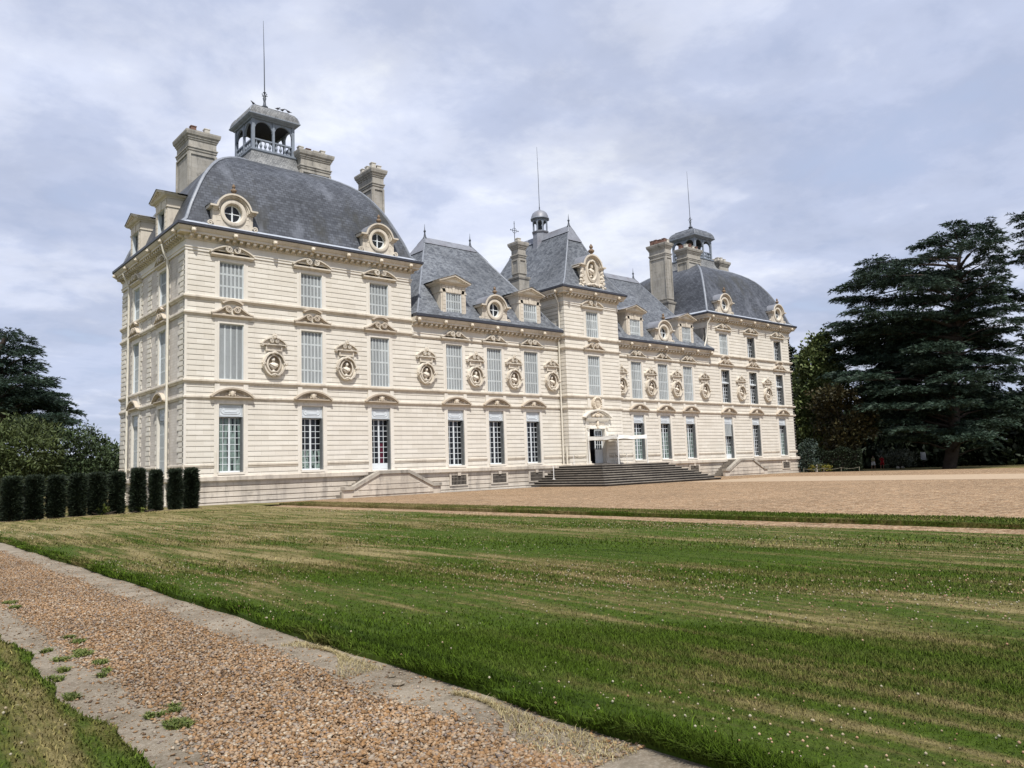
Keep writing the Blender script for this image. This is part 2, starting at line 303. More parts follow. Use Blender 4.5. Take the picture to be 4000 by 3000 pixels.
# ------------------------------------------------------------------ mesh builder
class MB:
    def __init__(s): s.v = []; s.f = []; s.uv = []; s.has_uv = False
    def add(s, vs, fs, uvs=None):
        o = len(s.v); s.v.extend([tuple(v) for v in vs])
        for i, f in enumerate(fs):
            s.f.append([o+k for k in f]); s.uv.append(uvs[i] if uvs else None)
        if uvs: s.has_uv = True
        return s
    def box(s, x0, x1, y0, y1, z0, z1):
        return s.add([(x0,y0,z0),(x1,y0,z0),(x1,y1,z0),(x0,y1,z0),(x0,y0,z1),(x1,y0,z1),(x1,y1,z1),(x0,y1,z1)],
              [(0,3,2,1),(4,5,6,7),(0,1,5,4),(1,2,6,5),(2,3,7,6),(3,0,4,7)])
    def prism(s, poly, y0, y1):                      # polygon (x,z) extruded along y
        n_ = len(poly); ar = sum(poly[i][0]*poly[(i+1)%n_][1]-poly[(i+1)%n_][0]*poly[i][1] for i in range(n_))
        if ar < 0: poly = poly[::-1]
        vs = [(x, y0, z) for x, z in poly]+[(x, y1, z) for x, z in poly]
        fs = [tuple(range(n_)), tuple(range(2*n_-1, n_-1, -1))]+[(i, i+n_, (i+1) % n_+n_, (i+1) % n_) for i in range(n_)]
        return s.add(vs, fs)
    def ribbon(s, pts, th, y0, y1, closed=False):    # thick line in (x,z), extruded along y
        P = [Vector((a, 0, b)) for a, b in pts]; n_ = len(P); L = []; Rr = []
        for i in range(n_):
            a = P[(i-1) % n_] if (closed or i) else P[i]; b = P[(i+1) % n_] if (closed or i < n_-1) else P[i]
            dd = (b-a); dd.normalize(); nn = Vector((-dd.z, 0, dd.x)); w = th if not hasattr(th, '__len__') else th[i]
            L.append(P[i]+nn*w/2); Rr.append(P[i]-nn*w/2)
        vs = []
        for i in range(n_): vs += [(L[i].x, y0, L[i].z), (Rr[i].x, y0, Rr[i].z), (Rr[i].x, y1, Rr[i].z), (L[i].x, y1, L[i].z)]
        fs = []
        for i in range(n_ if closed else n_-1):
            a, b = 4*i, 4*((i+1) % n_)
            for k in range(4): fs.append((a+k, a+(k+1) % 4, b+(k+1) % 4, b+k))
        if not closed: fs += [(3, 2, 1, 0), tuple(4*(n_-1)+k for k in range(4))]
        return s.add(vs, fs)
    def tube(s, pts, r, n_=6):
        P = [Vector(q) for q in pts]; vs = []; fs = []; up = Vector((0.13, 0.21, 1)).normalized()
        for i, q in enumerate(P):
            dd = (P[min(i+1, len(P)-1)]-P[max(i-1, 0)]).normalized()
            a = dd.cross(up); a = a.normalized() if a.length > 1e-3 else Vector((1, 0, 0)); b = dd.cross(a)
            rr = r[i] if hasattr(r, '__len__') else r
            for k in range(n_): vs.append(q+(a*math.cos(2*math.pi*k/n_)+b*math.sin(2*math.pi*k/n_))*rr)
        for i in range(len(P)-1):
            for k in range(n_): fs.append((i*n_+k, i*n_+(k+1) % n_, (i+1)*n_+(k+1) % n_, (i+1)*n_+k))
        fs += [tuple(range(n_))[::-1], tuple((len(P)-1)*n_+k for k in range(n_))]
        return s.add(vs, fs)
    def loft(s, rings, cap=True):                    # rings of equally many points
        n_ = len(rings[0]); vs = [q for r_ in rings for q in r_]; fs = []
        for i in range(len(rings)-1):
            for k in range(n_): fs.append((i*n_+k, i*n_+(k+1) % n_, (i+1)*n_+(k+1) % n_, (i+1)*n_+k))
        if cap: fs += [tuple(range(n_))[::-1], tuple((len(rings)-1)*n_+k for k in range(n_))]
        return s.add(vs, fs)
    def lathe(s, prof, c, n_=10, sy=1.0):
        return s.loft([[(c[0]+r*math.cos(2*math.pi*k/n_), c[1]+sy*r*math.sin(2*math.pi*k/n_), c[2]+z) for k in range(n_)] for r, z in prof])
    def blob(s, c, r, n_=7, m_=5, jit=0.0):
        rings = []
        for i in range(m_+1):
            th = math.pi*(0.06+0.88*i/m_)
            rings.append([(c[0]+r[0]*math.sin(th)*math.cos(2*math.pi*k/n_)*(1+random.uniform(-jit, jit)), c[1]+r[1]*math.sin(th)*math.sin(2*math.pi*k/n_)*(1+random.uniform(-jit, jit)), c[2]-r[2]*math.cos(th)) for k in range(n_)])
        return s.loft(rings)
    def sweep(s, path, prof, closed=False):          # prof (outward, z); outward is to the right of the path
        n_ = len(path); P = [Vector((a, b)) for a, b in path]; mit = []
        for i in range(n_):
            d1 = (P[i]-P[i-1]).normalized() if (closed or i) else None
            d2 = (P[(i+1) % n_]-P[i]).normalized() if (closed or i < n_-1) else None
            n1 = Vector((d1.y, -d1.x)) if d1 else None; n2 = Vector((d2.y, -d2.x)) if d2 else None
            if n1 is None: mit.append(n2)
            elif n2 is None: mit.append(n1)
            else: mm = n1+n2; mit.append(mm/max(0.2, mm.dot(n1)))
        k = len(prof); vs = [(P[i].x+mit[i].x*o, P[i].y+mit[i].y*o, z) for i in range(n_) for o, z in prof]; fs = []
        for i in range(n_ if closed else n_-1):
            j = (i+1) % n_
            for q in range(k-1): fs.append((i*k+q, j*k+q, j*k+q+1, i*k+q+1))
        if not closed: fs += [tuple(range(k)), tuple((n_-1)*k+q for q in range(k))[::-1]]
        return s.add(vs, fs)
    def xf(s, M, start=0):
        for i in range(start, len(s.v)): s.v[i] = tuple(M @ Vector(s.v[i]))
        return s
    def mesh(s, name, material, smooth=None):
        me = bpy.data.meshes.new(name); me.from_pydata(s.v, [], s.f)
        if s.has_uv:
            ul = me.uv_layers.new(name='UVMap'); arr = []
            for f, u in zip(s.f, s.uv): arr += [c for q in (u or [(0, 0)]*len(f)) for c in q]
            ul.data.foreach_set('uv', arr)
        me.materials.append(MATS[material])
        if smooth is not None:
            me.polygons.foreach_set('use_smooth', [True]*len(me.polygons))
            if smooth < 180: me.set_sharp_from_angle(angle=R(smooth))
        me.update(); return me
    def build(s, name, material, parent=None, smooth=None, loc=None, rot=0.0):
        return place(s.mesh(name, material, smooth), name, parent, loc, rot)
def place(me, name, parent=None, loc=None, rot=0.0, label=None):
    o = bpy.data.objects.new(name, me); COL.objects.link(o); o.parent = parent
    if loc is not None: o.location = loc
    o.rotation_euler = (0, 0, rot)
    if label: o['label'] = label
    return o
def thing(name, label, cat, loc=(0, 0, 0), group=None, me=None, rot=0.0):
    o = bpy.data.objects.new(name, me); COL.objects.link(o); o.location = loc; o.rotation_euler = (0, 0, rot)
    o['label'] = label; o['category'] = cat
    if group: o['group'] = group
    return o
def kind(o, k): o['kind'] = k; return o
def arc(cx, cz, r, a0, a1, n_): return [(cx+r*math.cos(R(a0+(a1-a0)*i/n_)), cz+r*math.sin(R(a0+(a1-a0)*i/n_))) for i in range(n_+1)]
def fastmesh(name, verts, faces, material):           # verts (N,3), faces (M,k) with one k
    me = bpy.data.meshes.new(name); N = len(verts); M_, k = faces.shape
    me.vertices.add(N); me.vertices.foreach_set('co', np.ascontiguousarray(verts, dtype=np.float32).ravel())
    me.loops.add(M_*k); me.loops.foreach_set('vertex_index', np.ascontiguousarray(faces, dtype=np.int32).ravel())
    me.polygons.add(M_); me.polygons.foreach_set('loop_start', np.arange(0, M_*k, k, dtype=np.int32)); me.polygons.foreach_set('loop_total', np.full(M_, k, dtype=np.int32))
    me.materials.append(MATS[material]); me.update(calc_edges=True); return me
# ================================================================== CHATEAU
CH = thing('chateau', 'long cream stone château with slate domes, shuttered windows and bust medallions', 'château')
SIDES = (-1, 1)
def rust(z0, z1, o=0.0, depth=0.085):
    pr = [(o, z0)]; k = math.ceil((z0-1.775+0.04)/0.307)
    while True:
        zc = 1.775+0.307*k; k += 1
        if zc > z1-0.04: break
        pr += [(o, zc-0.019), (o-depth, zc-0.010), (o-depth, zc+0.016), (o, zc+0.018)]
    return pr+[(o, z1)]
HS = 0.985; HW = 0.72
MEDX = [s_*x for s_ in (-1, 1) for x in (27.3, 22.4, 16.2, 11.85, 8.12, 4.13)]
def rpanel(mb, a, b, z0, z1):                          # a stretch of wall, opened behind each medallion
    run = lambda p, q, u, v: mb.sweep([(p, 0), (q, 0)], [(-.3, u)]+rust(u, v)+[(-.3, v)])
    for m_ in [x for x in MEDX if a < x < b]: run(a, m_-.42, z0, z1); run(m_-.42, m_+.42, z0, 7.70); run(m_-.42, m_+.42, 8.78, z1); a = m_+.42
    run(a, b, z0, z1)
PAV = [-29.86, -24.77, -19.86]; WING = [-13.70, -9.97, -6.27]
def sym(xs, s): return xs if s < 0 else [-x for x in xs]
# --- rusticated walls
for s in SIDES:
    mb = MB(); e = [-32.5]+[v for c in PAV for v in (c-HS, c+HS)]+[-17.3]
    for i in range(0, 8, 2):
        a, b = e[i], e[i+1]
        if s > 0: a, b = -b, -a
        rpanel(mb, a, b, 1.5, 14.6)
    mb.build('wall', 'limestone', CH)
    mb = MB(); e = [-17.3]+[v for c in WING for v in (c-HS, c+HS)]+[-3.15]
    for i in range(0, 8, 2):
        a, b = e[i], e[i+1]
        if s > 0: a, b = -b, -a
        rpanel(mb, a, b, 1.5, 10.95)
    mb.build('wall', 'limestone', CH)
mb = MB()
for z0, z1, hb in ((1.5, 6.02, 1.3), (6.02, 14.6, HS)):
    mb.sweep([(-3.2, 9), (-3.2, -.8), (-hb, -.8)], [(-.3, z0)]+rust(z0, z1)+[(-.3, z1)])
    mb.sweep([(hb, -.8), (3.2, -.8), (3.2, 9)], [(-.3, z0)]+rust(z0, z1)+[(-.3, z1)])
mb.build('wall', 'limestone', CH)
# --- solid cores and the end wall
mb = MB(); mb.box(-32.08, -17.3, .46, 12.9, -.2, 15.9); mb.box(17.3, 32.45, .46, 13.2, -.2, 15.9); mb.box(-17.3, 17.3, .46, 10.5, -.2, 12.1); mb.box(-3.0, 3.0, -.3, 11, -.2, 15.9)
mb.build('wall', 'limestone_weathered', CH)
mb = MB(); mb.box(32.2, 32.5, .0, 13.2, -.2, 14.9); mb.build('wall', 'limestone', CH)
SW = [4.08, 9.57]; SHW = .655; SHS = .93
mb = MB()
for a, b in ((.05, 4.08-SHS), (4.08+SHS, 9.57-SHS), (9.57+SHS, 13.15)): mb.box(-32.465, -32.10, a, b, -.2, 14.9)
mb.build('wall', 'rubble', CH)
QC = {}; k = 0
while True:
    z0 = 1.775+0.307*k-.0; k += 1
    if z0 > 14.3: break
    z1 = z0+.262; lg = k % 2
    def blk(a, b, key): QC.setdefault(key, MB()).box(-32.5, -32.3, a, b, z0+.02, z1)
    blk(.012, 1.28 if lg else .98, 0); blk(13.2-(1.28 if lg else .98), 13.2, 1); blk(6.38+(0 if lg else .12), 7.26-(0 if lg else .12), 2)
    for c in SW:
        for q in (-1, 1):
            a, b = c+q*SHS, c+q*(SHS+(.34 if lg else .17)); blk(min(a, b), max(a, b), (c, q))
for q in QC.values(): q.build('quoin_chain', 'limestone', CH)
MB().box(-32.53, -32.40, -.02, .10, 1.64, 14.55).build('corner_bead', 'limestone_smooth', CH)
# --- plinth
PATHF = [(-32.5, 13.2), (-32.5, 0), (-3.2, 0), (-3.2, -.8), (3.2, -.8), (3.2, 0), (32.5, 0), (32.5, 13.2)]
def prof_plinth():
    pr = [(-.2, -.35), (.16, -.35), (.16, .10)]
    for zc in (.13, .43, .74, 1.04): pr += [(.13, zc-.04), (.05, zc-.02), (.05, zc+.024), (.13, zc+.026)]
    return pr+[(.13, 1.29), (.20, 1.31), (.30, 1.36), (.30, 1.57), (.24, 1.61), (0.02, 1.64), (-.2, 1.64)]
MB().sweep(PATHF, prof_plinth()).build('plinth', 'limestone_plinth', CH)
# --- string courses
def mould(z0, z1, o): h = z1-z0; return [(-.06, z0), (o*.35, z0), (o*.5, z0+h*.25), (o, z0+h*.5), (o, z1-h*.12), (o*.8, z1), (-.06, z1)]
bayc = PAV+WING+[-x for x in PAV+WING]
def broken(z0, z1, o, mname='limestone_trim', nm='string_course'):
    sw = lambda P: MB().sweep(P, mould(z0, z1, o)).build(nm, mname, CH)
    for s in SIDES:
        e = sorted([-32.5, -17.3]+[v for c in PAV for v in (c-HS, c+HS)]+[-17.3]+[v for c in WING for v in (c-HS, c+HS)]+[-3.2])
        for i in range(0, len(e)-1, 2):
            a, b = e[i], e[i+1]
            if s > 0: a, b = -b, -a
            if b-a > .05: sw([(a, 0), (b, 0)])
    sw([(-3.2, 0), (-3.2, -.8), (-1.3, -.8)]); sw([(1.3, -.8), (3.2, -.8), (3.2, 0)])
    for a, b in ((13.2, 9.57+SHS), (9.57-SHS, 4.08+SHS), (4.08-SHS, 0)): sw([(-32.5, a), (-32.5, b)])
broken(2.08, 2.31, .07)
MB().sweep(PATHF, mould(5.97, 6.2, .10)).build('string_course', 'limestone_trim', CH)
MB().sweep(PATHF, mould(6.9, 7.14, .14)).build('string_course', 'limestone_trim', CH)
PL = [(-32.5, 13.2), (-32.5, 0), (-17.3, 0), (-17.3, 3)]; PC = [(-3.2, 9), (-3.2, -.8), (3.2, -.8), (3.2, 9)]; PRR = [(17.3, 3), (17.3, 0), (32.5, 0), (32.5, 13.2)]
for P in (PL, PC, PRR):
    MB().sweep(P, mould(10.81, 11.04, .12)).build('string_course', 'limestone_trim', CH)
    MB().sweep(P, mould(11.73, 11.98, .14)).build('string_course', 'limestone_trim', CH)
for s in SIDES:
    a, b = (-17.3, -3.2) if s < 0 else (3.2, 17.3)
    MB().sweep([(a, 0), (b, 0)], mould(10.72, 10.93, .10)).build('string_course', 'limestone_trim', CH)
# --- entablatures: frieze, cornice with its brackets, gutter, lion heads
def lionhead():
    mb = MB(); mb.blob((0, 0, 0), (.15, .13, .16), 8, 6, .12); mb.blob((0, -.1, -.03), (.075, .09, .075), 6, 5)
    for q in (-1, 1): mb.blob((q*.1, -.02, .11), (.05, .05, .06), 6, 4)
    return mb.mesh('lion_head', 'carved_stone', 60)
LION = lionhead()
def entab(path, z, lions, step=.41):
    MB().sweep(path, [(-.05, z-1.22), (.05, z-1.22), (.05, z-1.08), (.09, z-1.06), (.09, z-1.0), (0.015, z-.99), (.015, z-.62), (-.05, z-.62)]).build('frieze', 'limestone_smooth', CH)
    mb = MB().sweep(path, [(-.05, z-.62), (.06, z-.62), (.10, z-.56), (.10, z-.40), (.18, z-.36), (.46, z-.34), (.46, z-.22), (.52, z-.17), (.60, z-.05), (.62, z), (-.3, z)])
    for i in range(len(path)-1):
        a, b = Vector(path[i]), Vector(path[i+1]); L = (b-a).length; dd = (b-a)/L; nn = Vector((dd.y, -dd.x)); m_ = max(1, round(L/step))
        for q in range(m_):
            c = a+dd*((q+.5)*L/m_); st = len(mb.v)
            mb.prism([(0, z-.36), (0, z-.52), (.06, z-.58), (.14, z-.58), (.14, z-.55), (.38, z-.50), (.40, z-.46), (.40, z-.36)], -.085, .085)
            M = Matrix(((nn.x, dd.x, 0, c.x), (nn.y, dd.y, 0, c.y), (0, 0, 1, 0), (0, 0, 0, 1))); mb.xf(M, st)
    mb.build('cornice', 'limestone_trim', CH)
    MB().sweep(path, [(.55, z+.003), (.64, z+.003), (.68, z+.05), (.68, z+.19), (.62, z+.22), (.40, z+.26), (.2, z+.26), (.2, z+.003)]).build('gutter', 'gutter_slate', CH)
    for x, y, rt in lions: place(LION, 'lion_head', CH, (x, y, z-.20), rt)
LX = [-32.25, -29.83, -27.4, -24.9, -22.4, -19.95, -17.6]
entab([(-32.5, 13.2), (-32.5, 0), (-17.3, 0), (-17.3, 6)], 15.80, [(x, -.56, 0) for x in LX]+[(-33.06, y, -R(90)) for y in (.25, 2.7, 5.2, 7.7, 10.2, 12.9)])
entab([(17.3, 6), (17.3, 0), (32.5, 0), (32.5, 13.2)], 15.80, [(-x, -.56, 0) for x in LX])
entab([(-3.2, 10), (-3.2, -.8), (3.2, -.8), (3.2, 10)], 15.72, [(x, -1.36, 0) for x in (-2.9, 0, 2.9)]+[(-3.76, y, -R(90)) for y in (-.5, 1.9)])
for s in SIDES:
    P = [(-17.3, 0), (-3.2, 0)] if s < 0 else [(3.2, 0), (17.3, 0)]
    entab(P, 12.12, [(s*x, -.56, 0) for x in (17.0, 14.75, 12.4, 10.0, 7.6, 5.2)])
# --- window bays (the flat frames that run up the wall)
def bay(levels, top, hw=HW, hs=HS, z0=1.62):
    mb = MB(); f, bk = -.012, .44
    mb.box(-hs, -hw, f, bk, z0, top); mb.box(hw, hs, f, bk, z0, top)
    zs = [z0]+[v for l in levels for v in l]+[top]
    for i in range(0, len(zs), 2): mb.box(-hw, hw, f, bk, zs[i], zs[i+1])
    for a, b in levels:
        for q in (-1, 1): mb.box(min(q*hw, q*(hw+.10)), max(q*hw, q*(hw+.10)), -.035, f-.001, a, b+.1)
        mb.box(-hw, hw, -.035, f-.001, b, b+.1); mb.box(-hw-.05, hw+.05, -.10, f-.001, a-.13, a)
    for q in (-1, 1): mb.box(min(q*.70, q*.985), max(q*.70, q*.985), -.075, f-.001, 6.205, 6.9)
    return mb
BAY3 = bay([(1.81, 5.75), (7.18, 10.47), (12.0, 14.15)], 14.6).mesh('window_surround', 'limestone_smooth')
BAY3D = bay([(1.66, 5.75), (7.18, 10.47), (12.0, 14.15)], 14.6).mesh('window_surround', 'limestone_smooth')
BAY2 = bay([(1.81, 5.75), (7.18, 10.47)], 10.93).mesh('window_surround', 'limestone_smooth')
BAYC = bay([(7.18, 10.47), (12.0, 14.15)], 14.6, z0=6.02).mesh('window_surround', 'limestone_smooth')
for c in bayc:
    place((BAY3D if abs(abs(c)-19.86) < .1 else BAY3) if abs(c) > 17 else BAY2, 'window_surround', CH, (c, 0, 0))
place(BAYC, 'window_surround', CH, (0, -.8, 0))
for c in SW:
    o = place(BAY3, 'window_surround', CH, (-32.5, c, 0), -R(90)); o.scale = (SHS/HS, 1, 1)
# --- shutters, casements
def shutter(w, h, cols, rows):
    mb = MB(); sl = MB(); sw = .042
    for i in range(cols+1):
        x = w*i/cols; mb.box(max(0, x-sw), min(w, x+sw), 0, .045, 0, h)
    for j in range(rows+1):
        z = h*j/rows; mb.box(sw, w-sw, .004, .040, max(0, z-.05), min(h, z+.05))
    for i in range(cols):
        a, b = w*i/cols+sw, w*(i+1)/cols-sw
        if a < 0: a = 0
        for j in range(rows):
            z0, z1 = h*j/rows+.05, h*(j+1)/rows-.05; m_ = max(1, int((z1-z0)/.052))
            for q in range(m_):
                z = z0+(z1-z0)*(q+.5)/m_; sl.add([(a, .006, z-.024), (b, .006, z-.024), (b, .036, z+.020), (a, .036, z+.020)], [(0, 1, 2, 3)])
    n0 = len(mb.f); mb.add(sl.v, sl.f); me = mb.mesh('shutter', 'shutter_paint'); me.materials.append(MATS['shutter_slat'])
    me.polygons.foreach_set('material_index', [0]*n0+[1]*(len(mb.f)-n0)); return me
SH_F = shutter(.70, 3.27, 3, 4); SH_F1 = shutter(.70, 3.27, 2, 1); SH_S = shutter(.70, 2.13, 3, 3); SH_G = shutter(.70, 3.18, 3, 4); SH_D = shutter(.66, 1.84, 3, 3); SH_HALF = shutter(.70, 1.12, 3, 1)
FOLD = {}
def folded(h):                                        # shutter leaves folded into the jamb: a slatted stack
    if h not in FOLD:
        mb = MB(); mb.box(.04, .08, .03, .31, 0, h)
        for y in (.02, .165, .31): mb.box(0, .04, y-.018, y+.018, 0, h)
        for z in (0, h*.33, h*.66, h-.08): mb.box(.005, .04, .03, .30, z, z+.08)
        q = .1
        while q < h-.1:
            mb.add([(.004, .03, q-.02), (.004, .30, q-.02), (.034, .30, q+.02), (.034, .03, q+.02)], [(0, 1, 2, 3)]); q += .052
        FOLD[h] = mb.mesh('folded_shutter', 'fold_slat')
    return FOLD[h]
def leaves(par, meshes, hw, z, y=.11):
    for q in (-1, 1):
        place(meshes, 'shutter', par, (-hw if q < 0 else 0.006, y, z))
def casement_mesh(hw, h, cols, rows, kick=0.0, y=.33):
    mb = MB(); gl = MB(); fr = .055
    mb.box(-hw, -hw+fr, y, y+.06, 0, h); mb.box(hw-fr, hw, y, y+.06, 0, h); mb.box(-hw+fr, hw-fr, y, y+.06, h-.05, h); mb.box(-hw+fr, hw-fr, y-.01, y+.06, 0, .09+kick)
    mb.box(-.055, .055, y-.015, y+.055, .09+kick, h-.05)
    if kick:
        for q in (-1, 1): mb.box(min(q*.09, q*(hw-.1)), max(q*.09, q*(hw-.1)), y-.025, y-.01, .1, kick-.02)
    for q in (-1, 1):
        a, b = (.055, hw-fr) if q > 0 else (-hw+fr, -.055); n_ = cols//2
        for i in range(1, n_): x = a+(b-a)*i/n_; mb.box(x-.016, x+.016, y, y+.04, .09+kick, h-.05)
        for j in range(1, rows): z = .09+kick+(h-.14-kick)*j/rows; mb.box(a, b, y+.002, y+.038, z-.016, z+.016)
    gl.add([(-hw+.02, y+.03, .05), (hw-.02, y+.03, .05), (hw-.02, y+.03, h-.03), (-hw+.02, y+.03, h-.03)], [(0, 1, 2, 3)])
    return mb.mesh('window', 'window_paint'), gl
CAS_G, gG = casement_mesh(.71, 3.19, 4, 8); CAS_D, gD = casement_mesh(.71, 3.34, 4, 8, .36); CAS_F1, gF1 = casement_mesh(.71, 1.95, 4, 5); CAS_F2, gF2 = casement_mesh(.71, 1.22, 4, 3); CAS_S, gS = casement_mesh(.71, 2.13, 4, 5)
GL = {k: g.mesh('pane', 'glass') for k, g in (('G', gG), ('D', gD), ('F1', gF1), ('F2', gF2), ('S', gS))}
def curtain(hw, z0, z1, swag, y, matn):
    rings = MB(); n_ = 28; m_ = 14; vs = []; fs = []
    for j in range(m_+1):
        for i in range(n_+1):
            u, v = i/n_, j/m_; x = -hw+2*hw*u
            vs.append((x, y+.012*math.sin(u*31)+.008*math.sin(u*13+v*5), z0+(z1-z0)*v))
    for j in range(m_):
        for i in range(n_):
            if random.random() < swag: continue
            a = j*(n_+1)+i; fs.append((a, a+1, a+n_+2, a+n_+1))
    rings.add(vs, fs); return rings.mesh('curtain', matn)
PANEL = MB(); PANEL.box(-.70, .70, .10, .14, 0, .73)
for q in (-1, 1): PANEL.ribbon(arc(q*.36, .365, .19, 90 if q < 0 else -90, 270 if q < 0 else 90, 10), .035, .082, .101)
for z in (.175, .555): PANEL.box(-.36, .36, .082, .10, z-.018, z+.018)
for z in (.265, .465): PANEL.box(-.34, .34, .085, .10, z-.012, z+.012)
for q in (-1, 1):
    PANEL.box(q*.34-.012, q*.34+.012, .085, .10, .265, .465)
    PANEL.blob((q*.43, .092, .365), (.03, .02, .03)); 
    for z in (.1, .63): PANEL.blob((q*.6, .095, z), (.025, .015, .025))
    PANEL.box(q*.68-.02, q*.68+.02, .085, .101, 0, .73)
PANEL.box(-.66, .66, .086, .10, 0, .03); PANEL.box(-.66, .66, .086, .10, .70, .73); _n0 = len(PANEL.f)
for q in (-1, 1): PANEL.ribbon(arc(q*.36, .365, .225, 90 if q < 0 else -90, 270 if q < 0 else 90, 10), .022, .094, .1005)
for z in (.14, .59, .23, .50): PANEL.box(-.36, .36, .094, .0995, z-.011, z+.011)
for z in (.05, .67): PANEL.box(-.64, .64, .094, .0995, z-.008, z+.008)
for q in (-1, 1): PANEL.box(q*.645-.01, q*.645+.01, .093, .0993, .05, .68)
_nf = len(PANEL.f); PANEL = PANEL.mesh('panel', 'panel_paint'); PANEL.materials.append(MATS['panel_line']); PANEL.polygons.foreach_set('material_index', [0]*_n0+[1]*(_nf-_n0))
CURT = curtain(.66, .1, 3.1, 0.0, .352, 'curtain_glass'); CURT_LOW = curtain(.66, .1, 1.25, 0.12, .352, 'curtain_glass'); CURT_TOP = curtain(.66, .1, 2.4, 0.0, .352, 'curtain_glass')
REDC = MB().box(.06, .33, .352, .357, .46, 1.75).mesh('curtain', 'red_curtain')
def ground_window(x, y, rot, door=False, shut=False, cur=None, half=False, lab=None):
    zb = 1.66 if door else 1.81; cas, pane, h = (CAS_D, GL['D'], 3.34) if door else (CAS_G, GL['G'], 3.19)
    o = place(cas, 'window', CH, (x, y, zb), rot, lab); place(pane, 'pane', o); place(PANEL, 'panel', o, (0, 0, zb*-1+5.02))
    if shut: leaves(o, SH_G, .70, 0)
    else:
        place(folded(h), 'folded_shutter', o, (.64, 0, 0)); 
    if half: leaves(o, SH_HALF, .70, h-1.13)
    if cur: place(cur, 'curtain', o, (0, 0, 0))
    return o
def first_window(x, y, rot, opened=False, lab=None, sh=None):
    if not opened:
        fr = MB(); fr.box(-.72, -.69, .03, .12, 0, 3.29); fr.box(.69, .72, .03, .12, 0, 3.29); fr.box(-.69, .69, .03, .12, 3.26, 3.29)
        global FRF
        try: FRF
        except NameError: FRF = fr.mesh('window', 'window_paint')
        o = place(FRF, 'window', CH, (x, y, 7.18), rot); leaves(o, sh or SH_F, .70, 0.0)
        return o
    o = place(CAS_F1, 'window', CH, (x, y, 7.18), rot); place(GL['F1'], 'pane', o)
    c = place(CAS_F2, 'transom_light', o, (0, 0, 2.05)); place(GL['F2'], 'pane', o, (0, 0.002, 2.05)); place(MB().box(-.71, .71, .10, .26, 1.951, 2.049).mesh('transom', 'window_paint'), 'transom', o)
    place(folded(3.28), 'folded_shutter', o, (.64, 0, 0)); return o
FRS = MB().box(-.72, -.69, .03, .12, 0, 2.15).box(.69, .72, .03, .12, 0, 2.15).box(-.69, .69, .03, .12, 2.12, 2.15).mesh('window', 'window_paint')
def second_window(x, y, rot, opened=False):
    if not opened:
        o = place(FRS, 'window', CH, (x, y, 12.0), rot); leaves(o, SH_S, .70, 0.0); return o
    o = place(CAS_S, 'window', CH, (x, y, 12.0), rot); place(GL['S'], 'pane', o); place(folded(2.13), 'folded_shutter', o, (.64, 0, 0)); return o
cfg = {PAV[0]: dict(cur=CURT), PAV[1]: dict(cur=CURT_LOW), PAV[2]: dict(door=True, cur=REDC, lab='glazed door with a red curtain edge behind its panes'), WING[0]: {}, WING[1]: {}, WING[2]: {},
       -WING[2]: dict(cur=CURT_TOP), -WING[1]: dict(cur=CURT_TOP), -WING[0]: dict(cur=CURT_TOP), -PAV[2]: dict(door=True, half=True, cur=CURT_LOW), -PAV[1]: {}, -PAV[0]: dict(cur=CURT_TOP)}
for x, kw in cfg.items():
    ground_window(x, 0, 0, **kw); first_window(x, 0, 0, opened=x > 17.3, sh=SH_F1 if x < -29 else None)
    if abs(x) > 17: second_window(x, 0, 0, opened=x > 20)
first_window(0, -.8, 0); second_window(0, -.8, 0)
for c in SW:
    for o in (ground_window(-32.5, c, -R(90), shut=True), first_window(-32.5, c, -R(90)), second_window(-32.5, c, -R(90))): o.scale = (SHS/HS, 1, 1)
# --- pediments
def spiral(cx, cz, r, a0, turns, sgn, n_=26): return [(cx+r*(1-.86*i/n_)*math.cos(R(a0)+sgn*2*math.pi*turns*i/n_), cz+r*(1-.86*i/n_)*math.sin(R(a0)+sgn*2*math.pi*turns*i/n_)) for i in range(n_+1)]
def face_mesh():
    mb = MB(); mb.loft([[(rx*math.cos(2*math.pi*k/10), cy+ry*math.sin(2*math.pi*k/10), z) for k in range(10)] for z, rx, ry, cy in
        ((-.15, .03, .03, -.06), (-.12, .07, .06, -.05), (-.05, .095, .09, -.03), (.03, .105, .10, -.02), (.09, .10, .10, -.01), (.14, .06, .06, 0))])
    mb.loft([[(-.02, -.09, -.04), (.02, -.09, -.04), (0, -.15, -.035)], [(-.008, -.10, .03), (.008, -.10, .03), (0, -.115, .03)]])
    for q in (-1, 1):
        mb.blob((q*.11, .0, .07), (.06, .07, .09), 6, 5, .2); mb.blob((q*.12, .01, -.06), (.045, .06, .09), 6, 5, .2)
    mb.blob((0, 0, .16), (.10, .08, .05), 8, 5, .2)
    return mb.mesh('mascaron', 'carved_stone', 50)
FACE = face_mesh()
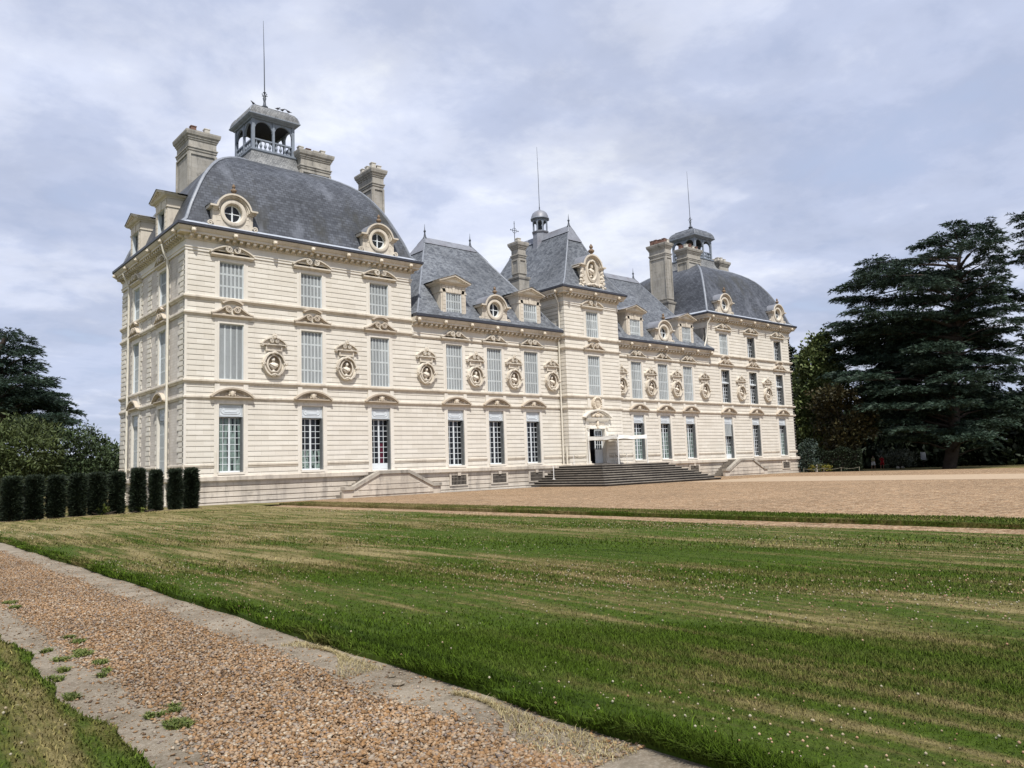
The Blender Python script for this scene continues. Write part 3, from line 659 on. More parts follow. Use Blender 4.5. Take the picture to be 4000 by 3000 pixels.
def seg_pediment(hw=1.27, base=6.04, h=.66):
    mb = MB(); s_ = h-.14; R_ = (hw*hw+s_*s_)/(2*s_); cz = base+.12+s_-R_; an = math.degrees(math.asin(hw/R_))
    mb.sweep([(-hw, .02), (-hw+.0001, -.0), (hw-.0001, 0), (hw, .02)][1:3], [(-.04, base), (.10, base), (.16, base+.05), (.24, base+.07), (.24, base+.13), (-.04, base+.13)])
    mb.ribbon(arc(0, cz, R_-.03, 90+an, 90-an, 24), .10, -.30, .0); mb.ribbon(arc(0, cz, R_-.12, 90+an*.93, 90-an*.93, 24), .08, -.22, .0)
    mb.prism([(-hw*.9, base+.13)]+arc(0, cz, R_-.15, 90+an*.88, 90-an*.88, 16)+[(hw*.9, base+.13)], -.06, .0)
    for q in (-1, 1):
        mb.ribbon(spiral(q*.33, base+.25, .10, 180 if q > 0 else 0, 1.4, -q), .035, -.13, -.05); mb.ribbon(spiral(q*.58, base+.20, .065, 180 if q > 0 else 0, 1.3, q), .028, -.11, -.05)
        mb.tube([(q*.14, -.08, base+.2), (q*.45, -.08, base+.17), (q*.85, -.08, base+.16)], [.03, .03, .01])
    return mb.mesh('pediment', 'pediment_stone', 40)
def scroll_pediment(hw, base, kind_):
    mb = MB(); mb.sweep([(-hw+.06, 0), (hw-.06, 0)], [(-.04, base), (.08, base), (.12, base+.06), (.22, base+.10), (.22, base+.19), (-.04, base+.19)])
    b = base+.23
    for q in (-1, 1):
        if kind_ == 'ogee': pts = [(hw, b), (hw-.18, b+.03), (hw-.42, b+.15), (hw-.66, b+.31), (.42, b+.43), (.27, b+.455), (.15, b+.41)]
        else: pts = [(hw, b), (hw-.22, b+.17), (hw-.5, b+.31), (.56, b+.41), (.32, b+.455), (.15, b+.41)]
        pts = [(q*x, z) for x, z in pts]
        mb.ribbon(pts, .075, -.24, .0); mb.ribbon([(x*.97, z-.075) for x, z in pts[:-1]], .06, -.15, .0)
        mb.ribbon(spiral(q*.225, b+.265, .19, 90-q*60, 1.9, -q if q > 0 else 1, 30), [.075*(1-.6*i/30) for i in range(31)], -.29, -.05)
        mb.prism(pts+[(q*.1, base+.19), (q*hw*.97, base+.19)], -.05, .0)
    return mb
CAPA = MB().ribbon(arc(0, 10.87, .98, 128, 52, 14), .10, -.26, 0).ribbon(arc(0, 10.87, .88, 124, 56, 14), .08, -.17, 0)
P_G = seg_pediment(); 
P_F = scroll_pediment(1.25, 10.79, 'ogee').mesh('pediment', 'pediment_stone', 40); P_CAP = CAPA.mesh('pediment_cap', 'pediment_stone', 40)
P_W = scroll_pediment(1.25, 10.73, 'ogee').mesh('pediment', 'limestone_trim', 40); P_S = scroll_pediment(1.32, 14.37, 'arc').mesh('pediment', 'limestone_trim', 40)
for c in bayc:
    o = place(P_G, 'pediment', CH, (c, 0, 0)); place(FACE, 'mascaron', o, (0, -.14, 6.35)).scale = (1.35, 1.2, 1.25)
    if abs(c) > 17: o = place(P_F, 'pediment', CH, (c, 0, 0)); place(P_CAP, 'pediment_cap', o); place(P_S, 'pediment', CH, (c, 0, 0))
    else: place(P_W, 'pediment', CH, (c, 0, 0))
o = place(P_F, 'pediment', CH, (0, -.8, 0)); place(P_CAP, 'pediment_cap', o); place(P_S, 'pediment', CH, (0, -.8, 0))
for c in SW:
    o = place(P_G, 'pediment', CH, (-32.5, c, 0), -R(90)); o.scale = (.86, 1, 1); o = place(P_F, 'pediment', CH, (-32.5, c, 0), -R(90)); o.scale = (.86, 1, 1); place(P_CAP, 'pediment_cap', o)
    o = place(P_S, 'pediment', CH, (-32.5, c, 0), -R(90)); o.scale = (.82, 1, 1)
# --- medallions with busts
def oval(rx, rz, y, n_=28): return [(rx*math.cos(2*math.pi*k/n_), y, rz*math.sin(2*math.pi*k/n_)) for k in range(n_)]
def bust_mesh(seed, turn):
    rnd = random.Random(seed); mb = MB(); e = lambda z, rx, ry, cx=0, cy=0: [(cx+rx*math.cos(2*math.pi*k/12), cy+ry*math.sin(2*math.pi*k/12), z) for k in range(12)]
    hx = .03*turn
    mb.loft([e(-.40, .13, .10), e(-.37, .13, .10), e(-.35, .07, .06), e(-.29, .06, .05), e(-.26, .10, .08), e(-.20, .19, .12), e(-.08, .28, .14), e(.0, .31, .14), e(.06, .27, .12), e(.10, .15, .10), e(.13, .075, .075, hx*.4),
             e(.17, .068, .07, hx*.7, -.01), e(.19, .075, .085, hx, -.03), e(.24, .10, .115, hx, -.035), e(.31, .108, .125, hx, -.02), e(.37, .10, .115, hx, -.01), e(.41, .06, .07, hx)])
    mb.loft([[(hx*2.1-.02, -.135, .25), (hx*2.1+.02, -.135, .25), (hx*2.3, -.19, .255)], [(hx*1.6-.012, -.13, .32), (hx*1.6+.012, -.13, .32), (hx*1.8, -.15, .32)]])
    for k in range(10): a = rnd.uniform(0, 6.28); mb.blob((hx+.085*math.cos(a), .02+.09*math.sin(a), .37+rnd.uniform(-.05, .03)), (.04, .04, .035), 6, 4)
    if seed % 2: mb.blob((hx*1.4, -.11, .19), (.06, .05, .07), 7, 5, .15)
    for k in range(6): t_ = k/5; mb.tube([(-.28+.1*t_, -.10, .05-.06*t_), (-.05+.06*t_, -.16, -.08-.03*t_), (.2, -.13, -.02-.12*t_)], .022, 5)
    return mb.mesh('bust', 'bust_stone', 60)
BUSTS = [bust_mesh(k, (-1, 1, 1, -1, 1)[k]) for k in range(5)]
def medallion_mesh():
    mb = MB(); mb.loft([oval(.73, .79, .02), oval(.73, .79, -.08), oval(.66, .72, -.11), oval(.60, .66, -.03), oval(.49, .59, -.03), oval(.47, .57, -.13), oval(.42, .53, -.16), oval(.37, .48, -.15), oval(.35, .47, .02), oval(.33, .44, .16), oval(.24, .33, .26), oval(.08, .1, .31)], cap=True)
    for q in (-1, 1):
        mb.ribbon([(q*x, z) for x, z in ((.10, .66), (.30, .62), (.50, .46), (.62, .20), (.66, .04))], [.04, .08, .10, .09, .04], -.24, -.02)
        mb.ribbon([(q*x, z) for x, z in ((.66, -.06), (.60, -.26), (.46, -.50), (.28, -.66), (.10, -.74))], [.04, .08, .10, .08, .04], -.24, -.02)
        for k in range(5): mb.blob((q*(.60+.05*k), -.24, -.01+.05*math.sin(k*2)), (.06, .07, .055), 6, 4, .2)
    for k in range(5): mb.blob((.08*(k-2), -.26, .70-.03*abs(k-2)), (.055, .07, .09), 6, 4, .2); mb.blob((.08*(k-2), -.24, -.62-.03*abs(k-2)), (.055, .07, .07), 6, 4, .2)
    mb.box(-.22, .22, -.20, .08, -.50, -.43)
    for x0, x1, z0, z1 in ((-.52, .52, 1.07, 1.14), (-.52, .52, .79, .85), (-.52, -.44, .85, 1.07), (.44, .52, .85, 1.07)): mb.box(x0, x1, -.13, .0, z0, z1)
    mb.box(-.44, .44, -.06, 0, .85, 1.07); mb.box(-.78, .78, -.20, 0, 1.142, 1.20)
    s_ = .40; hw = .80; R_ = (hw*hw+s_*s_)/(2*s_); cz = 1.20+s_-R_; an = math.degrees(math.asin(hw/R_))
    for q in (-1, 1):
        mb.ribbon(arc(0, cz, R_, 90-q*an, 90-q*7, 12), .07, -.20, 0); mb.ribbon(spiral(q*.15, 1.40, .125, 90-q*50, 1.8, -q, 22), .04, -.23, -.05); mb.ribbon(spiral(q*.76, 1.13, .09, 90, 1.5, q, 18), .035, -.22, -.02)
    mb.prism([(-.74, 1.2)]+arc(0, cz, R_-.05, 90+an*.9, 90-an*.9, 12)+[(.74, 1.2)], -.07, 0)
    for k in range(7): a = R(20+140*k/6); mb.tube([(0, -.22, 1.60), (.10*math.cos(a), -.26, 1.62+.12*math.sin(a)), (.17*math.cos(a), -.20, 1.66+.22*math.sin(a))], [.02, .035, .02], 5)
    mb.blob((0, -.22, 1.60), (.12, .09, .07), 8, 5, .1)
    me = mb.mesh('bust_medallion', 'limestone_trim', 35); me.materials.append(MATS['niche_shade'])
    me.polygons.foreach_set('material_index', [1 if (p.center.y > -.075 and (p.center.x/.40)**2+(p.center.z/.52)**2 < 1) else 0 for p in me.polygons]); return me  # inner niche faces take the stone with shade painted in
MED = medallion_mesh(); k = 0
for x in (27.3, 22.4, 16.2, 11.85, 8.12, 4.13):
    for s in SIDES:
        o = place(MED, 'bust_medallion', CH, (s*x, 0, 8.24)); place(BUSTS[k % 5], 'bust', o, (0, -.02, -.03)); k += 1
# --- dormers (local: x across, -y outward, z=0 at the top of the gutter, y=0 the wall plane)
def urn(mb, x, y, z, k=1.0):
    mb.lathe([(.10*k, 0), (.10*k, .05*k), (.06*k, .08*k), (.16*k, .17*k), (.19*k, .26*k), (.12*k, .33*k), (.06*k, .37*k), (.10*k, .43*k), (.11*k, .52*k), (.05*k, .60*k), (.02*k, .66*k)], (x, y, z), 8)
def oculus_dormer(niche=False):
    yf = -.30; k = 1.0
    st = MB(); C = (0, 1.0)
    hole = [(.53*math.cos(a), .55*math.sin(a)+C[1]) for a in [2*math.pi*i/32 for i in range(32)]]
    # facing: body outline with a round opening, built as a bridged loop
    outl = []
    for i in range(32):
        a = 2*math.pi*i/32; ca, sa = math.cos(a), math.sin(a)
        zmin, zmax = 0.02, 2.0
        t_ = 9
        if ca: t_ = min(t_, .96/abs(ca))
        if sa > 0: t_ = min(t_, .96/sa)
        if sa < 0: t_ = min(t_, (C[1]-zmin)/-sa)
        if sa > 0: t_ = min(t_, .97)
        outl.append((ca*t_, C[1]+sa*t_))
    vs = [(x, yf, z) for x, z in hole]+[(x, yf, z) for x, z in outl]+[(x, yf+.34, z) for x, z in hole]
    fs = [(i, (i+1) % 32, 32+(i+1) % 32, 32+i) for i in range(32)]+[(i, 64+i, 64+(i+1) % 32, (i+1) % 32) for i in range(32)]
    st.add(vs, fs)
    st.loft([[(x*r_, y_, C[1]+(z-C[1])*r_) for x, z in hole] for r_, y_ in ((1.46, yf), (1.46, yf-.07), (1.36, yf-.10), (1.08, yf-.08), (1.0, yf-.03), (1.0, yf))], cap=False)
    for q in (-1, 1):                                   # shoulders, scrolls and the sweep of the sides
        st.prism([(q*.9, .02), (q*1.30, .02), (q*1.12, .14), (q*1.0, .34), (q*.97, .62), (q*1.08, .82), (q*1.1, 1.02), (q*.9, 1.02)], yf+.01, .3)
        st.sweep([(q*.93, yf), (q*1.22, yf)] if q > 0 else [(-1.22, yf), (-.93, yf)], [(-.3, 1.0), (.04, 1.0), (.06, 1.08), (.14, 1.12), (.22, 1.22), (.24, 1.27), (-.3, 1.27)])
        st.box(min(q*1.05, q*1.42), max(q*1.05, q*1.42), yf-.02, .9, 1.12, 1.26); st.box(min(q*.96, q*1.2), max(q*.96, q*1.2), yf+.02, .7, .05, 1.12)
        st.ribbon(spiral(q*1.34, .22, .17, 180 if q > 0 else 0, 1.5, -q, 18), .07, yf-.04, yf+.14)
        for z in (.42, .74): st.box(min(q*.74, q*.98), max(q*.74, q*.98), yf-.012, yf, z, z+.012)
    st.ribbon([(-1.42, 1.245), (-1.05, 1.245)]+arc(0, 1.05, 1.03, 168, 12, 26)+[(1.05, 1.245), (1.42, 1.245)], .10, yf-.26, .35)
    st.ribbon(arc(0, 1.05, .93, 176, 4, 26), .10, yf-.16, .3); st.ribbon(arc(0, 1.05, .85, 182, -2, 26), .06, yf-.08, .2)
    stone_me = st.mesh('dormer', 'limestone_trim', 40)
    rf = MB(); pts = arc(0, 1.05, 1.09, 168, 12, 20); rings = [[(x, yf-.18, z) for x, z in pts], [(x, 2.6, z+.04) for x, z in pts]]
    n_ = len(pts); rf.add(rings[0]+rings[1], [(i, i+1, n_+i+1, n_+i) for i in range(n_-1)])
    for q in (-1, 1): rf.add([(q*1.05, yf-.2, 1.31), (q*1.47, yf-.24, 1.30), (q*1.47, 1.4, 1.34), (q*1.05, 1.4, 1.36)], [(0, 1, 2, 3)])
    roof_me = rf.mesh('dormer_roof', 'zinc', 60)
    fl = MB()
    for q in (-1, 1): fl.add([(q*1.22, .05, 1.0), (q*1.42, .05, 1.06), (q*1.5, .55, .9), (q*1.22, .55, .55)], [(0, 1, 2, 3)])
    ub = MB(); urn(ub, 0, yf-.05, 2.12, 1.0); urn_me = ub.mesh('urn', 'urn_stone', 60)
    wn = MB(); g = MB(); Y = yf+.20
    wn.ribbon([(.50*math.cos(a), C[1]+.52*math.sin(a)) for a in [2*math.pi*i/28 for i in range(28)]], .09, Y, Y+.06, closed=True)
    wn.box(-.045, .045, Y-.01, Y+.05, C[1]-.5, C[1]+.5); wn.box(-.48, -.045, Y, Y+.04, C[1]-.025, C[1]+.025); wn.box(.045, .48, Y, Y+.04, C[1]-.025, C[1]+.025)
    g.add([(.5*math.cos(2*math.pi*i/28), Y+.03, C[1]+.5*math.sin(2*math.pi*i/28)) for i in range(28)], [tuple(range(28))])
    return stone_me, roof_me, urn_me, wn.mesh('round_window', 'window_paint'), g.mesh('pane', 'glass')
OC = oculus_dormer()
def place_oculus(x, y, z, rot=0):
    o = place(OC[0], 'dormer', CH, (x, y, z), rot)
    for me, nm in zip(OC[1:], ('dormer_roof', 'urn', 'round_window', 'pane')): place(me, nm, o)
for s in SIDES:
    for x in (29.9, 20.0): place_oculus(s*x, -.02, 16.06)
    place_oculus(s*10.02, -.02, 12.36)
def ped_dormer():
    st = MB(); yf = -.15
    for q in (-1, 1):
        k = 0; z = .02
        while z < 2.0:
            w = .16+.0*(k % 2); st.box(min(q*.70, q*.985), max(q*.70, q*.985), yf, .2, z, z+.275); st.box(min(q*.70, q*.98), max(q*.70, q*.98), yf+.03, .2, z+.275, z+.30); z += .30; k += 1
        st.box(min(q*.985, q*1.12), max(q*.985, q*1.12), yf+.05, 1.2, .02, 2.36); st.box(min(q*.985, q*1.17), max(q*.985, q*1.17), yf+.0, 1.1, 1.82, 1.92)
    st.box(-.985, .985, yf+.03, .2, 1.82, 2.36)
    for i in range(7): x = (i-3)*.275; sl_ = (i-3)*.03; st.prism([(x-.12, 1.84), (x+.12, 1.84), (x+.12+sl_, 2.33), (x-.12+sl_, 2.33)], yf-(.04 if i == 3 else 0), yf+.03)
    st.sweep([(-1.12, 1.4), (-1.12, yf+.05), (1.12, yf+.05), (1.12, 1.4)], [(-.1, 2.36), (.06, 2.36), (.08, 2.43), (.22, 2.48), (.30, 2.58), (-.1, 2.58)])
    hw = 1.44; ap = 3.14
    st.ribbon([(-hw, 2.60), (0, ap-.05), (hw, 2.60)], .13, yf-.25, .4); st.ribbon([(-hw+.25, 2.60), (0, ap-.17), (hw-.25, 2.60)], .08, yf-.15, .3)
    st.prism([(-hw+.2, 2.56), (hw-.2, 2.56), (0, ap-.15)], yf-.04, .25)
    a = st.mesh('dormer', 'limestone_trim')
    rf = MB(); rf.add([(-hw-.08, yf-.3, 2.635), (0, yf-.3, ap+.03), (hw+.08, yf-.3, 2.635), (hw+.08, 2.2, 2.66), (0, 2.9, ap+.05), (-hw-.08, 2.2, 2.66)], [(0, 1, 4, 5), (1, 2, 3, 4)])
    ck = MB()
    for q in (-1, 1): ck.box(min(q*1.03, q*1.1), max(q*1.03, q*1.1), .5, 2.4, .1, 2.5)
    wf = MB(); wf.box(-.70, -.64, yf+.05, .2, .03, 1.84).box(.64, .70, yf+.05, .2, .03, 1.84).box(-.64, .64, yf+.05, .2, 1.80, 1.84)
    return a, rf.mesh('dormer_roof', 'zinc'), ck.mesh('dormer_cheek', 'gutter_slate'), wf.mesh('window', 'window_paint')
PD = ped_dormer(); SH_DR = shutter(.64, 1.76, 3, 3)
def place_ped(x, y, z, rot=0, shut=True):
    o = place(PD[0], 'dormer', CH, (x, y, z), rot)
    for me, nm in zip(PD[1:], ('dormer_roof', 'dormer_cheek', 'window')): place(me, nm, o)
    if shut:
        for q in (-1, 1): place(SH_DR, 'shutter', o, (-.64 if q < 0 else .0, -.08, .04))
    else: place(DARKW, 'pane', o)
DARKW = MB().add([(-.64, .1, .05), (.64, .1, .05), (.64, .1, 1.8), (-.64, .1, 1.8)], [(0, 1, 2, 3)]).mesh('pane', 'glass')
for s in SIDES:
    for x in (13.7, 6.27): place_ped(s*x, .0, 12.40)
for c in SW: place_ped(-32.55, c, 16.06, -R(90), shut=False)
# bust dormer over the entrance
st = MB(); yf = -1.05; cz = 17.60; N_ = 32
hole = [(.46*math.cos(2*math.pi*i/N_), cz+.70*math.sin(2*math.pi*i/N_)) for i in range(N_)]; outl = []
for i in range(N_):
    ca, sa = math.cos(2*math.pi*i/N_), math.sin(2*math.pi*i/N_); t_ = 9
    if ca: t_ = min(t_, .90/abs(ca))
    if sa < 0: t_ = min(t_, 1.5/-sa)
    if sa > 0: t_ = min(t_, 1.25)
    outl.append((ca*t_, cz+sa*t_))
st.add([(x, yf, z) for x, z in hole]+[(x, yf, z) for x, z in outl], [(i, (i+1) % N_, N_+(i+1) % N_, N_+i) for i in range(N_)])
st.loft([[(x*r_, y_, cz+(z-cz)*r_) for x, z in hole] for r_, y_ in ((1.4, yf), (1.4, yf-.06), (1.15, yf-.10), (1.0, yf-.02), (1.0, yf+.38))], cap=False)
st.add([(x, yf+.38, z) for x, z in hole], [tuple(range(N_))[::-1]])
for q in (-1, 1):
    st.box(min(q*.86, q*1.02), max(q*.86, q*1.02), yf+.01, 1.2, 16.0, 17.75)
    st.sweep([(.8, yf), (1.3, yf)] if q > 0 else [(-1.3, yf), (-.8, yf)], [(-.4, 17.72), (.05, 17.72), (.08, 17.8), (.22, 17.9), (.24, 17.98), (-.4, 17.98)])
    st.box(min(q*1.02, q*1.5), max(q*1.02, q*1.5), yf, 1.0, 17.8, 17.97)
    for k in range(16): a = k/15; st.blob((q*(1.2+.28*math.sin(k*1.7)*(1-a)), yf-.02, 16.15+1.45*a), (.17, .15, .15), 6, 5, .25)
    for k in range(5): st.blob((q*.16*k, yf-.16, 16.42-.03*k), (.13, .1, .12), 6, 5, .25)
st.ribbon([(-1.5, 17.97), (-1.1, 17.97)]+arc(0, 17.82, 1.08, 170, 10, 26)+[(1.1, 17.97), (1.5, 17.97)], .12, yf-.28, .6)
st.ribbon(arc(0, 17.82, .97, 174, 6, 26), .10, yf-.16, .3)
for k in range(5): st.blob((.1*(k-2), yf-.14, 18.42-.04*abs(k-2)), (.08, .09, .1), 6, 5, .2)
BD = st.build('dormer', 'limestone_trim', CH, 40)
BD['label'] = 'arched niche dormer with a dark bust above the entrance'
rf = MB(); pts = arc(0, 17.82, 1.15, 170, 10, 20); n_ = len(pts); rf.add([(x, yf-.2, z) for x, z in pts]+[(x, 2.2, z) for x, z in pts], [(i, i+1, n_+i+1, n_+i) for i in range(n_-1)]); rf.build('dormer_roof', 'zinc', BD, 60)
ub = MB(); urn(ub, 0, yf-.05, 18.92, 1.45); ub.build('urn', 'urn_stone', BD, 60)
bo = place(BUSTS[1], 'bust', BD, (0, yf+.12, 17.62)); bo.scale = (1.25, 1.2, 1.35)
# --- chimneys
def chimney(cx, y0, wx, wy, top, zb, pots, base=None, npots=(3, 1)):
    """wx, wy: cap size; the shaft is .24 m smaller on every side"""
    o_ = .24; x0, x1, ya, yb = cx-wx/2+o_, cx+wx/2-o_, y0+o_, y0+wy-o_
    P = [(x0, yb), (x0, ya), (x1, ya), (x1, yb)]
    mb = MB(); mb.box(x0+.03, x1-.03, ya+.03, yb-.03, zb, top-.06)
    pr = [(-.05, zb)]
    if base: pr += [(.16, zb), (.16, base-.26), (.22, base-.24), (.25, base-.12), (.25, base-.04), (.02, base+.02)]
    pr += [(0, zb if not base else base+.02), (0, top-1.32), (.05, top-1.30), (.05, top-1.16), (.10, top-1.14), (.10, top-1.07), (.01, top-1.03), (.01, top-.62), (.06, top-.58), (.06, top-.50), (.12, top-.45), (.12, top-.38), (.20, top-.28), (.24, top-.10), (.24, top), (-.2, top+.02)]
    mb.sweep(P, pr, closed=True)
    zl, zh = (base or zb)+.25, top-1.45                  # raised frames round the sunk panels
    def frame(a, b, fixed, axis, out):
        t_ = .13
        for (u0, u1, w0, w1) in ((a, a+t_, zl, zh), (b-t_, b, zl, zh), (a+t_, b-t_, zh-t_, zh), (a+t_, b-t_, zl, zl+t_)):
            if axis == 'x': mb.box(u0, u1, min(fixed, fixed+out), max(fixed, fixed+out), w0, w1)
            else: mb.box(min(fixed, fixed+out), max(fixed, fixed+out), u0, u1, w0, w1)
    frame(x0, x1, ya, 'x', -.07); frame(ya, yb, x0, 'y', -.07); frame(ya, yb, x1, 'y', .07)
    c = mb.build('chimney', 'limestone_weathered', CH)
    nx, ny = npots; cx0, cy0 = (x0+x1)/2, (ya+yb)/2
    for i in range(nx):
        for j in range(ny):
            h = random.uniform(.40, .58); w = .17; px = cx0+(i-(nx-1)/2)*((x1-x0)/max(nx, 1)); py = cy0+(j-(ny-1)/2)*((yb-ya)/max(ny, 1))
            q = random.choice(pots); b = MB().sweep([(-w, w), (-w, -w), (w, -w), (w, w)], [(0, 0), (0, h-.06), (.03, h-.05), (.03, h), (-.05, h), (-.05, h-.2)], closed=True)
            b.build('chimney_pot', q, c, loc=(px, py, top+.0))
    return c
TP = ['terracotta', 'terracotta', 'pale_pot']; PP = ['pale_pot', 'pale_pot', 'terracotta']
chimney(-29.6, 5.59, 2.27, 2.84, 24.29, 17.5, TP, npots=(2, 2)); chimney(29.6, 5.59, 2.27, 2.84, 24.29, 17.5, ['pale_pot'], npots=(3, 3))
chimney(-22.12, 4.28, 2.73, 1.87, 24.29, 20.2, PP, npots=(4, 1)); chimney(22.12, 4.28, 2.73, 1.87, 24.29, 20.2, PP, npots=(4, 2))
chimney(-17.24, 3.94, 1.41, 2.57, 24.08, 13.0, PP, 17.9, npots=(2, 3)); chimney(17.24, 3.94, 1.41, 2.57, 24.08, 13.0, TP, 17.9, npots=(2, 4))
cc_ = chimney(-4.25, 2.6, 1.28, 1.35, 20.3, 13.2, ['pale_pot'], 17.35, npots=(1, 1))
mb = MB(); mb.tube([(0, 0, 0), (0, 0, 1.95)], [.03, .025]); mb.tube([(-.42, 0, 1.15), (.42, 0, 1.15)], .025)
mb.ribbon([(.22*math.cos(a), 1.15+.22*math.sin(a)) for a in [2*math.pi*i/16 for i in range(16)]], .03, -.015, .015, closed=True)
for a, b in ((-.42, 1.15), (.42, 1.15), (0, 1.75)): mb.blob((a, 0, b), (.055, .04, .055), 6, 5)
mb.build('cross', 'iron', cc_, loc=(-4.42, 3.5, 20.3))
# --- roofs
def rect_roof(name, levels, m_, par, trim=None, sides=(0, 1, 2, 3)):
    """levels: list of (x0,x1,y0,y1,z); four faces with uv in metres"""
    mb = MB(); L = len(levels)
    for side in sides:
        rows = []; v = 0; prev = None
        for (x0, x1, y0, y1, z) in levels:
            a, b = [((x0, y0, z), (x1, y0, z)), ((x1, y0, z), (x1, y1, z)), ((x1, y1, z), (x0, y1, z)), ((x0, y1, z), (x0, y0, z))][side]
            mid = (Vector(a)+Vector(b))/2
            if prev is not None: v += (mid-prev).length
            prev = mid; rows.append((a, b, v))
        K = 8
        vs = []; us = []
        for a, b, v in rows:
            for k in range(K+1):
                q = Vector(a).lerp(Vector(b), k/K); vs.append(q); us.append((q.x if side % 2 == 0 else q.y, v))
        fs = []; uv = []
        for i in range(L-1):
            for k in range(K):
                f = (i*(K+1)+k, i*(K+1)+k+1, (i+1)*(K+1)+k+1, (i+1)*(K+1)+k); fs.append(f); uv.append([us[j] for j in f])
        mb.add(vs, fs, uv)
    x0, x1, y0, y1, z = levels[-1]
    if x1-x0 > .2 and y1-y0 > .2: mb.add([(x0, y0, z), (x1, y0, z), (x1, y1, z), (x0, y1, z)], [(0, 1, 2, 3)], [[(0, 0)]*4])
    o = mb.build(name, m_, par, 50)
    if trim:
        for cx, cy in ((0, 2), (1, 2), (0, 3), (1, 3)): MB().tube([(l[cx], l[cy], l[4]-trim*.35) for l in levels], trim, 6).build('hip_flashing', 'lead_light', o, 60)
    return o
def interp(tab, n_):
    out = []; xs = [a for a, _ in tab]
    for i in range(n_+1):
        z = xs[0]+(xs[-1]-xs[0])*i/n_
        out.append((z, float(np.interp(z, xs, [b for _, b in tab]))))
    return out
DT = [(16.06, 1.0), (16.4, .958), (17.4, .912), (18.2, .868), (19.0, .822), (19.7, .775), (20.2, .733), (20.66, .69), (21.14, .635), (21.57, .567), (21.95, .49), (22.31, .40), (22.55, .32), (22.72, .25)]
for s in SIDES:
    cx, cy = s*24.92, 6.6; A_, B_ = 7.93, 6.95
    o = rect_roof('dome_roof', [(cx-A_*r, cx+A_*r, cy-B_*r, cy+B_*r, z) for z, r in DT], 'dome_slate', CH, .11)
    MB().sweep([(cx-A_, cy+B_), (cx-A_, cy-B_), (cx+A_, cy-B_), (cx+A_, cy+B_)], [(-.35, 16.05), (.05, 16.06), (.0, 16.15), (-.20, 16.27)]).build('eaves_flashing', 'flashing', o)
for s in SIDES:
    xa, xb = (-17.25, -3.25) if s < 0 else (3.25, 17.25); ra, rb = (-12.53, -8.02) if s < 0 else (8.02, 12.53); y0, y1, yr, zb, zr = -.62, 10.7, 5.04, 12.36, 19.85
    T_ = [(0, 0), (.04, .022), (.08, .052), (.14, .105), (.22, .195), (.35, .335), (.6, .59), (.82, .818), (.96, .959)]
    lv = [(xa+(ra-xa)*a, xb+(rb-xb)*a, y0+(yr-y0)*a, y1+(yr-y1)*a, zb+(zr-zb)*g) for a, g in T_]
    o = rect_roof('hipped_roof', lv, 'wing_slate', CH, .07)
    lv2 = [(xa+(ra-xa)*a-.05, xb+(rb-xb)*a+.05, y0+(yr-y0)*a-.05, y1+(yr-y1)*a+.05, zb+(zr-zb)*g+.02) for a, g in ((.925, .924), (.95, .95), (.999, .999))]
    z_ = rect_roof('ridge_capping', lv2, 'zinc', o, .05)
    lv3 = [(xa+(ra-xa)*a-.06, xb+(rb-xb)*a+.06, y0+(yr-y0)*a-.07, y1+(yr-y1)*a+.07, zb+(zr-zb)*g+.025) for a, g in ((.81, .806), (.9, .9), (.998, .998))]
    for q in (1, 3): rect_roof('hip_capping', lv3, 'zinc', o, None, (q,))
    for x in (ra, rb): MB().lathe([(.16, 0), (.10, .15), (.045, .45), (.09, .52), (.10, .60), (.04, .68), (.02, .9), (.008, 1.15)], (x, yr, zr-.05), 8).build('finial', 'iron', o, 60)
T_ = [(0, 0), (.05, .018), (.12, .055), (.22, .125), (.32, .22), (.45, .36), (.62, .555), (.80, .775), (.93, .922), (.96, .957)]
xa, xb, y0, y1, r0, r1, zb, zr = -3.78, 3.78, -1.38, 11.0, 1.4, 7.6, 15.96, 22.1
ctr = lambda T: [(xa*(1-a), xb*(1-a), y0+(r0-y0)*a, y1+(r1-y1)*a, zb+(zr-zb)*g) for a, g in T]
CR = rect_roof('hipped_roof', ctr(T_), 'wing_slate', CH, .07)
rect_roof('ridge_capping', [(a-.05, b+.05, c-.05, d+.05, e+.02) for a, b, c, d, e in ctr([(.90, .89), (.94, .935), (.999, .999)])], 'zinc', CR, .05); [rect_roof('hip_capping', [(a-.07, b+.07, c-.06, d+.06, e+.025) for a, b, c, d, e in ctr([(.78, .752), (.88, .868), (.998, .998)])], 'zinc', CR, None, (q,)) for q in (0, 2)]
fb = MB(); fb.lathe([(.16, 0), (.10, .15), (.045, .4), (.09, .47), (.10, .55), (.04, .62), (.008, 1.1)], (0, r0, zr-.05), 8); fb.build('finial', 'iron', CR, 60)
